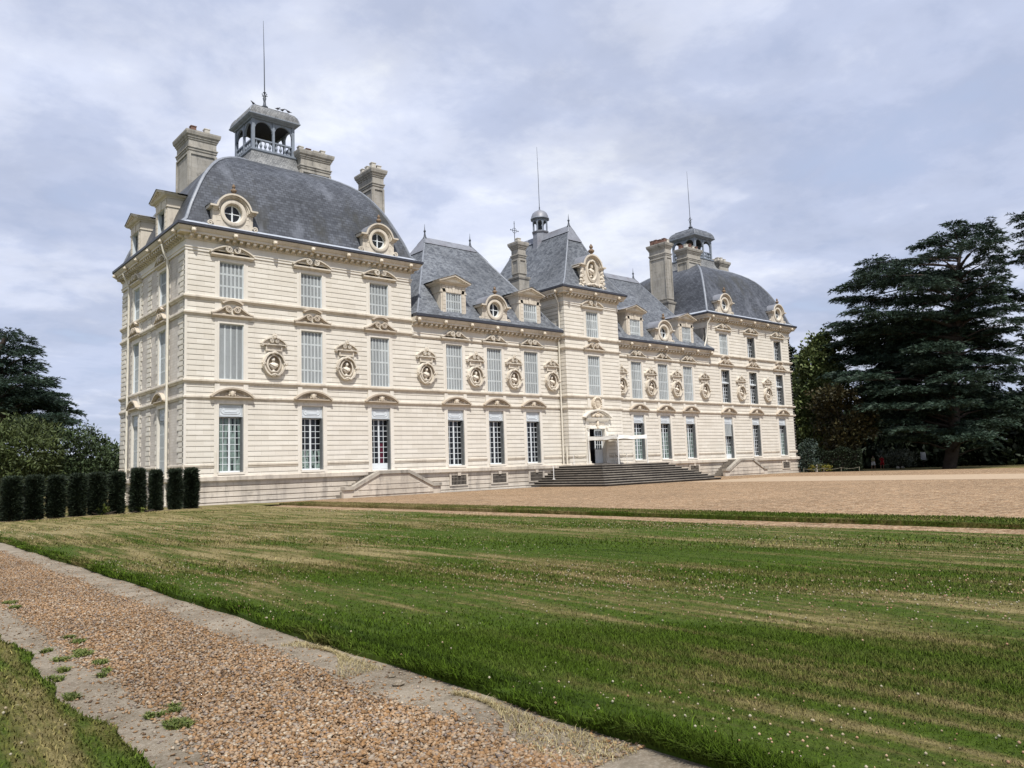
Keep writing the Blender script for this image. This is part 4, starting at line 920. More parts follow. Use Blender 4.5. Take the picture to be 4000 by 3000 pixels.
# --- lanterns on the domes
for s in SIDES:
    cx, cy = s*24.95, 6.75; h = 1.55
    o = rect_roof('lantern', [(cx-a, cx+a, cy-a, cy+a, z) for a, z in ((2.35, 22.55), (2.02, 22.72), (1.82, 23.0), (1.70, 23.35), (1.62, 23.72))], 'shingle', CH)
    if s < 0: o['label'] = 'open timber lantern nearest, with pigeons on its slate cap'
    sq = lambda a: [(cx-a, cy+a), (cx-a, cy-a), (cx+a, cy-a), (cx+a, cy+a)]
    MB().sweep(sq(h), [(-.3, 23.68), (.10, 23.68), (.14, 23.74), (.14, 23.84), (.06, 23.88), (-.3, 23.88)], closed=True).build('lantern_base', 'lantern_paint', o)
    fr = MB(); rails = MB()
    for i in range(8):
        a = [(-1, -1), (0, -1), (1, -1), (1, 0), (1, 1), (0, 1), (-1, 1), (-1, 0)][i]; w = .10 if i % 2 == 0 else .075
        fr.box(cx+a[0]*(h-w)-w, cx+a[0]*(h-w)+w, cy+a[1]*(h-w)-w, cy+a[1]*(h-w)+w, 23.88, 26.05)
    for k in range(4):
        M = Matrix.Translation((cx, cy, 0)) @ Matrix.Rotation(math.pi/2*k, 4, 'Z')
        st_ = len(fr.v)
        for a, b in ((-h+.20, -.075), (.075, h-.20)):
            m_ = (a+b)/2; rr = (b-a)/2
            fr.prism([(a, 25.15), (a, 26.06), (b, 26.06), (b, 25.15)]+[(m_+rr*math.cos(R(q*12)), 25.22+rr*1.08*math.sin(R(q*12))) for q in range(0, 16)], -h+.05, -h+.19)
        fr.xf(M, st_); st_ = len(rails.v)
        for a, b in ((-h+.20, -.075), (.075, h-.20)):
            rails.box(a, b, -h+.05, -h+.22, 24.55, 24.65); rails.box(a, b, -h+.06, -h+.2, 23.88, 23.94)
            for q in range(4):
                x = a+(b-a)*(q+.5)/4
                rails.lathe([(.075, 0), (.075, .06), (.045, .10), (.10, .22), (.11, .29), (.055, .42), (.035, .5), (.07, .55), (.07, .61)], (x, -h+.13, 23.94), 8)
        rails.xf(M, st_)
    fr.sweep(sq(h), [(-.2, 26.02), (.06, 26.02), (.10, 26.08), (.22, 26.14), (.32, 26.24), (.32, 26.30), (-.3, 26.34)], closed=True)
    fr.build('lantern_frame', 'lantern_paint', o); rails.build('balustrade', 'lantern_paint', o, 50)
    MB().box(cx-h+.22, cx+h-.22, cy-h+.22, cy+h-.22, 25.9, 26.02).build('ceiling', 'lantern_dark', o)
    MB().box(cx-h+.2, cx+h-.2, cy-h+.2, cy+h-.2, 23.70, 23.89).build('lantern_floor', 'lead_light', o)
    rect_roof('lantern_roof', [(cx-a, cx+a, cy-a, cy+a, z) for a, z in ((1.80, 26.32), (1.77, 26.5), (1.69, 26.72), (1.54, 26.93), (1.30, 27.09), (1.24, 27.13), (1.24, 27.17), (.7, 27.38), (.12, 27.6))], 'shingle' if s < 0 else 'wing_slate', o, .04)
    fb = MB(); fb.lathe([(.30, 0), (.32, .08), (.18, .14), (.24, .22), (.24, .30), (.12, .36), (.08, .7), (.13, .95), (.05, 1.02), (.05, 1.3), (.12, 1.36), (.03, 1.42)], (cx, cy, 27.5), 10)
    for q in range(4): a = q*math.pi/2+.3; fb.tube([(cx+.05*math.cos(a), cy+.05*math.sin(a), 28.5), (cx+.2*math.cos(a), cy+.2*math.sin(a), 28.72), (cx+.26*math.cos(a), cy+.26*math.sin(a), 28.66)], .025, 5)
    fb.tube([(cx, cy, 28.8), (cx-.03, cy, 31.5), (cx-.09, cy, 34.3)], [.04, .03, .012]); fb.build('finial', 'iron', o, 60)
# --- bell turret on the central ridge
bt = MB(); ct = (0, 5.0); oc = lambda r, z: [(ct[0]+r*math.cos(R(22.5+45*k)), ct[1]+r*math.sin(R(22.5+45*k)), z) for k in range(8)]
bt.loft([oc(.92, 20.3), oc(.80, 20.7), oc(.76, 20.95), oc(.70, 22.25), oc(.78, 22.32), oc(.80, 22.42), oc(.70, 22.46)])
BT = bt.build('bell_turret', 'zinc', CH)
bt = MB()
for k in range(8):
    a = R(22.5+45*k); bt.lathe([(.075, 0), (.075, 1.05)], (.64*math.cos(a), 5+.64*math.sin(a), 22.46), 6)
    M = Matrix.Translation((0, 5, 0)) @ Matrix.Rotation(R(45*k), 4, 'Z'); st_ = len(bt.v); w = .66*math.sin(R(22.5))-.03
    bt.prism([(-w, 23.0), (-w, 23.52), (w, 23.52), (w, 23.0)]+[(w*math.cos(R(q*15)), 23.08+w*1.3*math.sin(R(q*15))) for q in range(0, 13)], -.66, -.58); bt.xf(M, st_)
bt.loft([oc(.72, 23.5), oc(.86, 23.56), oc(.90, 23.62), oc(.86, 23.66)]); bt.build('turret_frame', 'lantern_paint', BT)
bt = MB(); bt.loft([oc(.84, 23.64), oc(.80, 23.85), oc(.68, 24.12), oc(.46, 24.33), oc(.2, 24.45), oc(.06, 24.52)]); bt.build('turret_cap', 'zinc', BT, 50)
bt = MB(); bt.lathe([(.28, 0), (.24, .06), (.17, .22), (.13, .36), (.03, .42), (.03, .7)], (0, 5, 22.75), 10); bt.build('bell', 'iron', BT, 60)
bt = MB(); bt.lathe([(.12, 0), (.05, .12), (.05, .3), (.025, .4)], (0, 5, 24.45), 8); bt.tube([(0, 5, 24.8), (0, 5, 28), (-.04, 5, 30.4)], [.03, .022, .012]); bt.build('finial', 'iron', BT, 60)
# --- entrance door with crest and carved surround
mb = MB(); Y = -.8
for q in (-1, 1):
    mb.box(min(q*.92, q*1.3), max(q*.92, q*1.3), Y-.05, Y+.4, 1.5, 4.42); mb.box(min(q*1.0, q*1.22), max(q*1.0, q*1.22), Y-.12, Y-.05, 1.5, 4.25); mb.box(min(q*.92, q*1.3), max(q*.92, q*1.3), Y-.16, Y-.05, 1.5, 1.8)
    mb.ribbon(spiral(q*1.16, 4.5, .11, 90, 1.4, q, 16), .05, Y-.25, Y-.05)
mb.box(-.92, .92, Y-.04, Y+.4, 4.42, 6.02); mb.box(-1.3, -.92, Y-.03, Y+.3, 4.42, 6.02); mb.box(.92, 1.3, Y-.03, Y+.3, 4.42, 6.02)
mb.box(-.98, .98, Y-.10, Y-.041, 4.45, 4.62)
mb.sweep([(-1.3, Y), (1.3, Y)], [(-.02, 5.06), (.12, 5.06), (.16, 5.12), (.30, 5.20), (.34, 5.30), (-.02, 5.30)])
hw = 1.62; s_ = .62; R_ = (hw*hw+s_*s_)/(2*s_); cz = 5.34+s_-R_; an = math.degrees(math.asin(hw/R_))
mb.ribbon(arc(0, cz, R_, 90+an, 90-an, 26), .11, Y-.36, Y); mb.ribbon(arc(0, cz, R_-.11, 90+an*.92, 90-an*.92, 26), .09, Y-.24, Y)
mb.prism([(-1.45, 5.30)]+arc(0, cz, R_-.15, 90+an*.88, 90-an*.88, 16)+[(1.45, 5.30)], Y-.06, Y-.01)
SUR = mb.build('door_surround', 'limestone_smooth', CH, 35)
mb = MB()
for k in range(13): mb.blob((-.84+.14*k, Y-.06, 4.85+.03*math.sin(k*2.1)), (.085, .05, .08), 6, 5, .25)
mb.blob((0, Y-.14, 4.85), (.13, .12, .26), 8, 6, .15); mb.blob((0, Y-.16, 4.55), (.10, .10, .13), 8, 6, .15)
for q in (-1, 1):
    mb.ribbon(spiral(q*.52, 5.5, .17, 180 if q > 0 else 0, 1.5, -q), .06, Y-.2, Y-.05)
    for k in range(5): mb.blob((q*(.12+.1*k), Y-.18, 5.72-.06*k), (.11, .09, .11), 6, 5, .25)
mb.blob((0, Y-.2, 5.5), (.3, .12, .13), 8, 5, .2); mb.blob((0, Y-.2, 5.85), (.16, .1, .2), 8, 5, .2)
mb.build('relief', 'carved_stone', SUR, 50)
mb = MB(); ov = lambda r1, r2, y: [(r1*math.cos(2*math.pi*k/24), y, 6.48+r2*math.sin(2*math.pi*k/24)) for k in range(24)]
mb.loft([ov(.52, .58, Y), ov(.52, .58, Y-.22), ov(.46, .52, Y-.30), ov(.38, .44, Y-.22), ov(.30, .36, Y-.22)]);
for k in range(16): a = 2*math.pi*k/16; mb.blob((.43*math.cos(a), Y-.29, 6.48+.49*math.sin(a)), (.085, .06, .085), 6, 4, .25)
mb.prism([(-.2, 6.72), (.2, 6.72), (.2, 6.42), (.12, 6.28), (0, 6.2), (-.12, 6.28), (-.2, 6.42)], Y-.27, Y-.2)
for k in range(3): mb.box(-.17, .17, Y-.29, Y-.268, 6.35+.12*k, 6.39+.12*k)
mb.build('crest', 'carved_stone', CH, 50)
# open left leaf shows the dark hall; right leaf half glazed
MB().add([(-.92, Y+.41, 1.5), (.92, Y+.41, 1.5), (.92, Y+.41, 4.42), (-.92, Y+.41, 4.42)], [(0, 1, 2, 3)]).build('doorway', 'dark_room', CH)
mb = MB(); a, b = .02, .92; Yd = Y+.30
mb.box(a, a+.1, Yd, Yd+.06, 1.52, 4.40); mb.box(b-.1, b, Yd, Yd+.06, 1.52, 4.40); mb.box(a+.1, b-.1, Yd, Yd+.06, 4.28, 4.40); mb.box(a+.1, b-.1, Yd, Yd+.06, 1.52, 2.75); mb.box(a+.18, b-.18, Yd-.02, Yd, 1.62, 2.05); mb.box(a+.18, b-.18, Yd-.02, Yd, 2.15, 2.65)
for i in (1, 2): x = a+.1+(b-a-.2)*i/3; mb.box(x-.02, x+.02, Yd+.005, Yd+.05, 2.75, 4.28)
for j in range(1, 4): z = 2.75+1.53*j/4; mb.box(a+.1, b-.1, Yd+.007, Yd+.048, z-.02, z+.02)
DO = mb.build('door', 'window_paint', CH); MB().add([(a+.1, Yd+.03, 2.75), (b-.1, Yd+.03, 2.75), (b-.1, Yd+.03, 4.28), (a+.1, Yd+.03, 4.28)], [(0, 1, 2, 3)]).build('pane', 'glass', DO)
# --- basement windows
def basement():
    mb = MB(); mb.box(-.66, .66, -.142, -.05, .455, 1.2)
    fr = MB(); fr.box(-.80, -.66, -.20, -.06, .45, 1.2); fr.box(.66, .80, -.20, -.06, .45, 1.2); fr.box(-.80, .80, -.21, -.06, .38, .45)
    fr.prism([(-.85, 1.12), (.85, 1.12), (.8, 1.32), (-.8, 1.32)], -.19, -.06); fr.prism([(-.12, 1.08), (.12, 1.08), (.16, 1.36), (-.16, 1.36)], -.26, -.06)
    br = MB()
    for k in range(11): x = -.60+.12*k; br.box(x-.014, x+.014, -.175, -.15, .45, 1.12)
    for z in (.7, .95): br.box(-.66, .66, -.17, -.155, z, z+.03)
    return fr.mesh('basement_window', 'limestone_plinth'), mb.mesh('pane', 'dark_room'), br.mesh('grille', 'grille_iron')
BW = basement()
for x in WING+[-v for v in WING]+[29.8]:
    o = place(BW[0], 'basement_window', CH, (x, 0, 0)); place(BW[1], 'pane', o); place(BW[2], 'grille', o)
# --- downpipes and conduits
def pipe(pts, r=.065): MB().tube(pts, r, 8).build('downpipe', 'pipe_paint', CH, 60)
pipe([(-33.05, 2.62, 15.4), (-32.95, 2.62, 15.0), (-32.70, 2.62, 14.5), (-32.66, 2.62, 11.0), (-32.66, 2.62, 0)], .075); pipe([(-33.05, 10.95, 15.4), (-32.66, 10.95, 14.5), (-32.66, 10.95, 0)], .075)
pipe([(-3.45, -.25, 12.0), (-3.36, -.22, 11.5), (-3.36, -.22, 1.6)]); pipe([(-3.75, -.4, 15.3), (-3.36, -.35, 14.6), (-3.36, -.35, 12.4)])
pipe([(17.1, -.6, 15.4), (17.0, -.3, 14.9), (17.0, -.1, 13.6), (16.2, -.3, 12.5)]); MB().box(-30.79, -30.73, -.05, .0, 1.62, 3.0).build('downpipe', 'pipe_paint', CH)
MB().box(-32.56, -32.5, 3.05, 3.12, .6, 3.1).build('downpipe', 'pipe_paint', CH); MB().box(-3.36, -3.26, -.62, -.55, 1.6, 3.0).build('downpipe', 'pipe_paint', CH)
# ================================================================== STAIRS
mb = MB(); NS = 9; rz = 1.5/NS
for i in range(NS):
    k = NS-i; hwid = 4.0+.36*(NS-k); dep = 4.9+.36*(NS-k); z1 = rz*k
    o_ = .02*(i % 2)
    mb.sweep([(-hwid, 0), (-hwid, -dep), (hwid, -dep), (hwid, 0)], [(-.44, z1-rz+.0), (-.05, z1-rz), (-.045, z1-.065), (0, z1-.06), (.012, z1-.03), (0, z1), (-.44, z1)])
mb.box(-3.7, 3.7, -4.6, -.8, 1.3, 1.498)
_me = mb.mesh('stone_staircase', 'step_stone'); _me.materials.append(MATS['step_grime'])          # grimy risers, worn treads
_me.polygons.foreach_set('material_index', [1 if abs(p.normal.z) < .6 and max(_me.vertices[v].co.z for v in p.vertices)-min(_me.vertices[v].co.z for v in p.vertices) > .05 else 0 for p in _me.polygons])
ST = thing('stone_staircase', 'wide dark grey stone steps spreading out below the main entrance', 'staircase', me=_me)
def perron(cx, lab):
    o = thing('stone_staircase', lab, 'staircase', (cx, 0, 0), 'side steps with sloping parapets')
    fr = MB(); zt = 1.6
    pr = [(-3.62, -.1), (3.62, -.1), (3.62, .52), (2.92, .52), (1.07, 1.42), (-1.07, 1.42), (-2.92, .52), (-3.62, .52)]
    y1 = -1.45
    fr.prism(pr, -1.70, y1)
    for z, w in ((.40, 3.0), (.73, 2.6), (1.05, 1.95)):
        fr.prism([(-w, z-.27), (w, z-.27), (max(w-.52, 1.0), z), (-max(w-.52, 1.0), z)] if z > .5 else [(-3.0, z-.27), (3.0, z-.27), (2.9, z), (-2.9, z)], -1.745, -1.70)
    wl = fr.build('parapet', 'limestone_plinth', o)
    cp = MB()
    for q in (-1, 1):
        cp.prism([(q*2.92, .52), (q*1.07, 1.42), (q*1.07, 1.62), (q*1.12, 1.62), (q*2.98, .72), (q*3.02, .52)], -1.80, -1.40)
        cp.box(min(q*2.94, q*3.66), max(q*2.94, q*3.66), -1.82, -1.38, .50, .70)
    cp.box(-1.07, 1.07, -1.80, -1.40, 1.42, 1.62); cp.build('coping', 'coping', o)
    stp = MB(); stp.box(-1.07, 1.07, -1.45, -.1, 0, 1.56)
    for q in (-1, 1):
        for i in range(9):
            z = 1.56-.172*(i+1); x0 = 1.07+.28*i
            if z > 0: stp.box(min(q*x0, q*(x0+.28)), max(q*x0, q*(x0+.28)), -1.45, -.1, -.1, z)
    stp.build('steps', 'step_stone', o)
    return o
perron(-19.98, 'side steps behind a parapet below the glazed door nearest the yew columns')
perron(19.95, 'side steps behind a parapet beyond the main staircase, near the far corner')
# canopy
CAN = thing('canopy', 'white canvas canopy on slim posts over the entrance landing', 'canopy', (.45, -2.6, 1.5))
mb = MB(); x0, x1, y0, y1, z0, z1 = -1.75, 1.75, -1.6, 1.6, 1.93, 2.30
nn = 14
def edge_(a, b):
    vs = []; fs = []
    for i in range(nn+1):
        t_ = i/nn; sag = .10*math.sin(math.pi*t_); p_ = Vector(a).lerp(Vector(b), t_); w = .02*math.sin(t_*17)
        vs += [(p_.x+w, p_.y+w, z1-sag*.75), (p_.x-w*.5, p_.y, (z0+z1)/2-sag*.9), (p_.x+w, p_.y-w, z0+.03*math.sin(t_*9)-sag*.3+.05*math.sin(math.pi*t_))]
    for i in range(nn):
        for k in range(2): a_ = 3*i+k; fs.append((a_, a_+3, a_+4, a_+1))
    mb.add(vs, fs)
for a, b in (((x0, y1, 0), (x0, y0, 0)), ((x0, y0, 0), (x1, y0, 0)), ((x1, y0, 0), (x1, y1, 0)), ((x1, y1, 0), (x0, y1, 0))): edge_(a, b)
vs = [(x0+(x1-x0)*i/10, y0+(y1-y0)*j/10, z1-.14*math.sin(math.pi*i/10)*math.sin(math.pi*j/10)-.075*(math.sin(math.pi*i/10) if j in (0, 10) else math.sin(math.pi*j/10) if i in (0, 10) else .9)) for j in range(11) for i in range(11)]
mb.add(vs, [(j*11+i, j*11+i+1, (j+1)*11+i+1, (j+1)*11+i) for j in range(10) for i in range(10)])
mb.build('fabric', 'canvas', CAN, 60)
for a in (x0+.03, x1-.03):
    for b in (y0+.03, y1-.03): MB().box(a-.03, a+.03, b-.03, b+.03, 0, z1).build('post', 'white_paint', CAN)
hp = thing('handrail_post', 'thin white post standing on the left side of the main steps', 'post', (-6.1, -1.9, .52)); MB().tube([(0, 0, 0), (0, 0, 1.0)], .028, 8).build('pole', 'white_paint', hp); MB().lathe([(.12, 0), (.12, .03), (.03, .05)], (0, 0, 0), 8).build('foot', 'white_paint', hp)
for nm, q, lab in (('l', -1, 'slack rope strung on low posts to the left of the entrance'), ('r', 1, 'slack rope strung on low posts to the right of the entrance')):
    o = thing('rope_barrier', lab, 'rope barrier', (q*2.4, -1.15, 1.5)); xs = (-.75, .75)
    for x in xs: MB().tube([(x, 0, 0), (x, 0, .85)], .02, 6).build('post', 'white_paint', o)
    MB().tube([(-.75+1.5*i/10, 0, .82-.3*math.sin(math.pi*i/10)) for i in range(11)], .015, 5).build('rope', 'rope', o)
# ================================================================== GROUND
def gz(x, y=0):
    t_ = min(1, max(0, (x-14)/42)); return -0.28*t_*t_*(3-2*t_)
def grid(name, x0f, x1f, ys, nx, m_, zo, knd='structure', jit=0.0, side=0.0):
    vs = []; fs = []; ny = len(ys)
    for y in ys:
        a, b = x0f(y), x1f(y)
        for i in range(nx+1):
            x = a+(b-a)*i/nx; vs.append((x, y, gz(x)+zo+random.uniform(-jit, jit)))
    for j in range(ny-1):
        for i in range(nx): a = j*(nx+1)+i; fs.append((a, a+1, a+nx+2, a+nx+1))
    mb = MB(); mb.add(vs, fs)
    if side:                                           # turned-down edges
        n0 = nx+1
        for j in range(ny-1):
            for i in (0, nx):
                p, q = vs[j*n0+i], vs[(j+1)*n0+i]; mb.add([p, q, (q[0], q[1], q[2]-side), (p[0], p[1], p[2]-side)], [(0, 1, 2, 3)])
        for j in (0, ny-1):
            for i in range(nx): p, q = vs[j*n0+i], vs[j*n0+i+1]; mb.add([p, q, (q[0], q[1], q[2]-side), (p[0], p[1], p[2]-side)], [(0, 1, 2, 3)])
    o = mb.build(name, m_); kind(o, knd); return o
fr_ = lambda a, b, n_: [a+(b-a)*i/n_ for i in range(n_+1)]
def wob(y, s_, amp): return amp*(math.sin(y*1.7+s_)*.5+math.sin(y*4.3+s_*2)*.3+math.sin(y*9.1+s_*3)*.2)
# one sheet to the horizon
grid('ground', lambda y: -900, lambda y: 14, [-700, -60, 0, 60, 900], 4, 'turf', -.06)
grid('ground', lambda y: 14, lambda y: 900, [-700, -60, 0, 60, 900], 1, 'turf', -.06).hide_render = False
bpy.data.objects.remove(bpy.data.objects['ground.001'])
_g = MB(); xs = [14, 20, 25, 30, 35, 40, 45, 50, 56, 900]
for a, b in zip(xs[:-1], xs[1:]): _g.add([(a, -700, gz(a)-.06), (b, -700, gz(b)-.06), (b, 900, gz(b)-.06), (a, 900, gz(a)-.06)], [(0, 1, 2, 3)])
kind(_g.build('ground', 'turf'), 'structure')
grid('gravel_court', lambda y: -28.3, lambda y: 32.8-.28*(y+2)+(.0 if y < -5 else .5*(y+5)), fr_(-75, -.3, 60), 60, 'gravel', 0.0, jit=.004)
grid('gravel_path', lambda y: -31.15+wob(y, 2, .10)+max(0, min(1, (y+14)/7))*.85, lambda y: -29.0, fr_(-60, -6.2, 120), 3, 'gravel', -.004, jit=.004)
grid('drive', lambda y: .6-.02*(y+20)+wob(y*.3, 1, .15), lambda y: 11.5+.08*(y+20), fr_(-75, -9.0, 40), 4, 'sand', .004)
grid('paving', lambda y: -32.6, lambda y: -4.0, [-1.25, -.1], 30, 'paving', .006)
grid('verge', lambda y: -29.45+wob(y, 1, .03), lambda y: -28.05+wob(y, 5, .05), fr_(-62, -5.6, 200), 3, 'turf', .11, side=.17)
LY = lambda x: -7.45+(x+42)*.299                       # far edge of the lawn
LX0 = lambda y: -43.62+wob(y, 0, .05)
mb = MB(); ny, nx = 90, 26; vs = []
for j in range(ny+1):
    for i in range(nx+1):
        u, v = i/nx, j/ny
        y_ = -66+(v*(58.5)); xr = -31.15+wob(y_, 2, .10)+max(0, min(1, (y_+14)/7))*.85 if y_ < -8 else -30.3+wob(y_, 2, .1)
        x = LX0(y_)+(xr-LX0(y_))*u; y = y_+max(0, (v-.6)/.4)*((LY(x))-(-7.5)) if v > .6 else y_
        vs.append((x, y, .055+.012*math.sin(x*1.3+y*.7)))
n0 = nx+1; mb.add(vs, [(j*n0+i, j*n0+i+1, (j+1)*n0+i+1, (j+1)*n0+i) for j in range(ny) for i in range(nx)])
for j in range(ny):
    for i in (0, nx): p, q = vs[j*n0+i], vs[(j+1)*n0+i]; mb.add([p, q, (q[0], q[1], -.06), (p[0], p[1], -.06)], [(0, 1, 2, 3)])
kind(mb.build('lawn', 'turf'), 'structure')
kind(MB().add([(-31.2, LY(-31.2), .05), (-30.2, -5.9, .05), (-28.4, -5.7, .05), (-28.2, -3.6, .05), (-29.5, -1.7, .05), (-32.6, -1.3, .05), (-33.6, LY(-33.6), .05)], [tuple(range(7))]).build('lawn', 'turf'), 'structure')
_b = MB()
for i in range(26):
    xa_, xb_ = -44+.42*i, -44+.42*(i+1); _b.add([(xa_, LY(xa_)-.02+.03*math.sin(i*2.1), .075), (xb_, LY(xb_)-.02+.03*math.sin((i+1)*2.1), .075), (xb_, LY(xb_)+.85, .06), (xa_, LY(xa_)+.85, .06)], [(0, 1, 2, 3)])
kind(_b.build('flower_bed', 'dirt'), 'structure')
grid('near_lawn', lambda y: -60, lambda y: -45.72+wob(y, 7, .09), fr_(-60, -12, 160), 6, 'turf', .03, side=.1)
# path: two worn concrete kerbs with gravel between
grid('kerb', lambda y: -44.12+wob(y, 3, .05), lambda y: -43.45, fr_(-60, -8, 170), 6, 'concrete', .006, jit=.004)
grid('kerb', lambda y: -45.80, lambda y: -45.30+wob(y, 4, .06), fr_(-60, -8, 170), 6, 'concrete', .006, jit=.004)
grid('path', lambda y: -45.45, lambda y: -43.95, fr_(-60, -8, 120), 6, 'gravel', -.002, jit=.003)
# ------------------------------------------------------------------ loose stones, blades, blossoms
def pebbles(N, xf, yr, size, near=(-47.03, -44.96), zf=lambda n: np.zeros(n)):
    base = np.array([(1,0,0),(-1,0,0),(0,1,0),(0,-1,0),(0,0,1),(0,0,-1)], float); f8 = np.array([(0,2,4),(2,1,4),(1,3,4),(3,0,4),(2,0,5),(1,2,5),(3,1,5),(0,3,5)])
    y = yr[0]+(yr[1]-yr[0])*RNG.random(N)**1.9; x = xf(y, RNG.random(N))
    sc = size*(0.45+1.25*RNG.random(N)**2.2); ax = np.stack([sc*(.8+.7*RNG.random(N)), sc*(.6+.5*RNG.random(N)), sc*(.35+.35*RNG.random(N))], 1)
    V = base[None]*ax[:, None, :]*(1+.35*(RNG.random((N, 6, 1))-.5)); th = RNG.random(N)*6.283; ph = (RNG.random(N)-.5)*1.2
    c, s_ = np.cos(ph), np.sin(ph); X = V[..., 0]*c[:, None]-V[..., 2]*s_[:, None]; Z = V[..., 0]*s_[:, None]+V[..., 2]*c[:, None]
    c, s_ = np.cos(th), np.sin(th); X2 = X*c[:, None]-V[..., 1]*s_[:, None]; Y2 = X*s_[:, None]+V[..., 1]*c[:, None]
    P = np.stack([X2+x[:, None], Y2+y[:, None], Z+(zf(N)+ax[:, 2]*.45)[:, None]], -1).reshape(-1, 3)
    return P, (f8[None]+np.arange(N)[:, None, None]*6).reshape(-1, 3)
def wobn(y, s_, amp): return amp*(np.sin(y*1.7+s_)*.5+np.sin(y*4.3+s_*2)*.3+np.sin(y*9.1+s_*3)*.2)
def pxf(y, u): return -45.34+wobn(y, 4, .06)+(1.24)*u+.05*RNG.standard_normal(len(y))+wobn(y, 3, .05)*u
P1, F1 = pebbles(95000, pxf, (-42.0, -22), .0135, zf=lambda n: .012*RNG.random(n))
P2, F2 = pebbles(9000, lambda y, u: np.where(RNG.random(len(y)) < .5, -44.12+.52*u**2.2, -45.28-.47*u**2.2), (-42, -24), .011, zf=lambda n: np.full(n, .006))
me = fastmesh('loose_gravel', np.concatenate([P1, P2]), np.concatenate([F1, F2+len(P1)]), 'pebbles'); o = thing('loose_gravel', 'loose tan and brown pebbles covering the path', 'gravel', me=me); o['kind'] = 'stuff'
def blades(x, y, z, h, w, lean=0.35, bias=(0, 0)):
    N = len(x); th = RNG.random(N)*6.283; a = np.stack([np.cos(th), np.sin(th)], 1)*(w/2)[:, None] if hasattr(w, '__len__') else np.stack([np.cos(th), np.sin(th)], 1)*w/2
    ln = lean*(RNG.standard_normal((N, 2))*.6)+np.array(bias)[None] if not hasattr(bias[0], '__len__') else lean*RNG.standard_normal((N, 2))*.6+np.stack(bias, 1)
    b0 = np.stack([x-a[:, 0], y-a[:, 1], z], 1); b1 = np.stack([x+a[:, 0], y+a[:, 1], z], 1)
    mid = np.stack([x+ln[:, 0]*h*.35, y+ln[:, 1]*h*.35, z+h*.62], 1); m0 = mid-np.concatenate([a*.75, np.zeros((N, 1))], 1); m1 = mid+np.concatenate([a*.75, np.zeros((N, 1))], 1)
    tip = np.stack([x+ln[:, 0]*h, y+ln[:, 1]*h, z+h*(1-.25*np.minimum(1, np.hypot(ln[:, 0], ln[:, 1])))], 1)
    V = np.stack([b0, b1, m1, m0, tip], 1).reshape(-1, 3); k = np.arange(N)[:, None]*5
    F = np.concatenate([k+np.array([[0, 1, 2]]), k+np.array([[0, 2, 3]]), k+np.array([[3, 2, 4]])], 0)
    return V, F
def joinm(parts):
    V = []; F = []; o_ = 0
    for v, f in parts: V.append(v); F.append(f+o_); o_ += len(v)
    return np.concatenate(V), np.concatenate(F)
def inview(x, y, m_=0.05):                                 # keep what the picture could see, with a margin
    dx, dy = x+47.03, y+44.96; fw = dx*math.sin(yaw)+dy*math.cos(yaw); rt = dx*math.cos(yaw)-dy*math.sin(yaw)
    return (fw > .5) & (np.abs(rt) < fw*.80+.6)
parts = []
def field(N, r0, r1, h, w, x0=-43.55, x1=-31.2):
    r = np.sqrt(r0*r0+(r1*r1-r0*r0)*RNG.random(N)); a = yaw+(RNG.random(N)-.5)*1.5; x = -47.03+r*np.sin(a); y = -44.96+r*np.cos(a)
    k = (x > x0) & (x < x1) & (y < LY(x)); x, y = x[k], y[k]; n_ = len(x)
    hh = h*(.5+.9*RNG.random(n_)); parts.append(blades(x, y, np.full(n_, .045), hh, w*(.7+.6*RNG.random(n_)), .95))
field(230000, 3.4, 7.5, .034, .0050); field(170000, 7.5, 14, .036, .008); field(110000, 14, 26, .040, .015); field(30000, 26, 42, .042, .03)
# shaggy edge hanging over the kerb
N = 75000; y = -42.9+34*RNG.random(N)**2.2; x = -43.60+wobn(y, 0, .05)+np.abs(RNG.standard_normal(N))*.10-.03
k = RNG.random(N) < .55+.45*np.sin(y*5+np.sin(y*2.3)*2); x, y = x[k], y[k]; n_ = len(x); dst = np.hypot(x+47, y+45)
hh = (.035+.07*RNG.random(n_)**1.8)*(1+.25*np.sin(y*3.1)); parts.append(blades(x, y, np.full(n_, .03), hh, .0035+.0011*dst, .55, (-.75*RNG.random(n_)*np.exp(-np.maximum(0, x+43.62)*9), .15*RNG.standard_normal(n_))))
# near lawn on the left of the path
N = 60000; y = -42+20*RNG.random(N)**2; x = -45.72+wobn(y, 7, .09)-RNG.random(N)**1.5*3.2; parts.append(blades(x, y, np.full(N, .02), .02+.032*RNG.random(N), .004+.001*np.hypot(x+47, y+45), .9))
# verge
N = 45000; y = -45+39*RNG.random(N); x = -29.47+1.45*RNG.random(N); e_ = RNG.random(N) < .10; x = np.where(e_, -29.47+.03*RNG.standard_normal(N), x); parts.append(blades(x, y, np.where(e_, .05, .10), .02+.04*RNG.random(N), .022, .5, (np.where(e_, -.6, 0.0), np.zeros(N))))
V, F = joinm(parts); o = thing('grass', 'mown grass with tan streaks and a shaggy edge along the path', 'grass', me=fastmesh('grass', V, F, 'grass_blades')); o['kind'] = 'stuff'
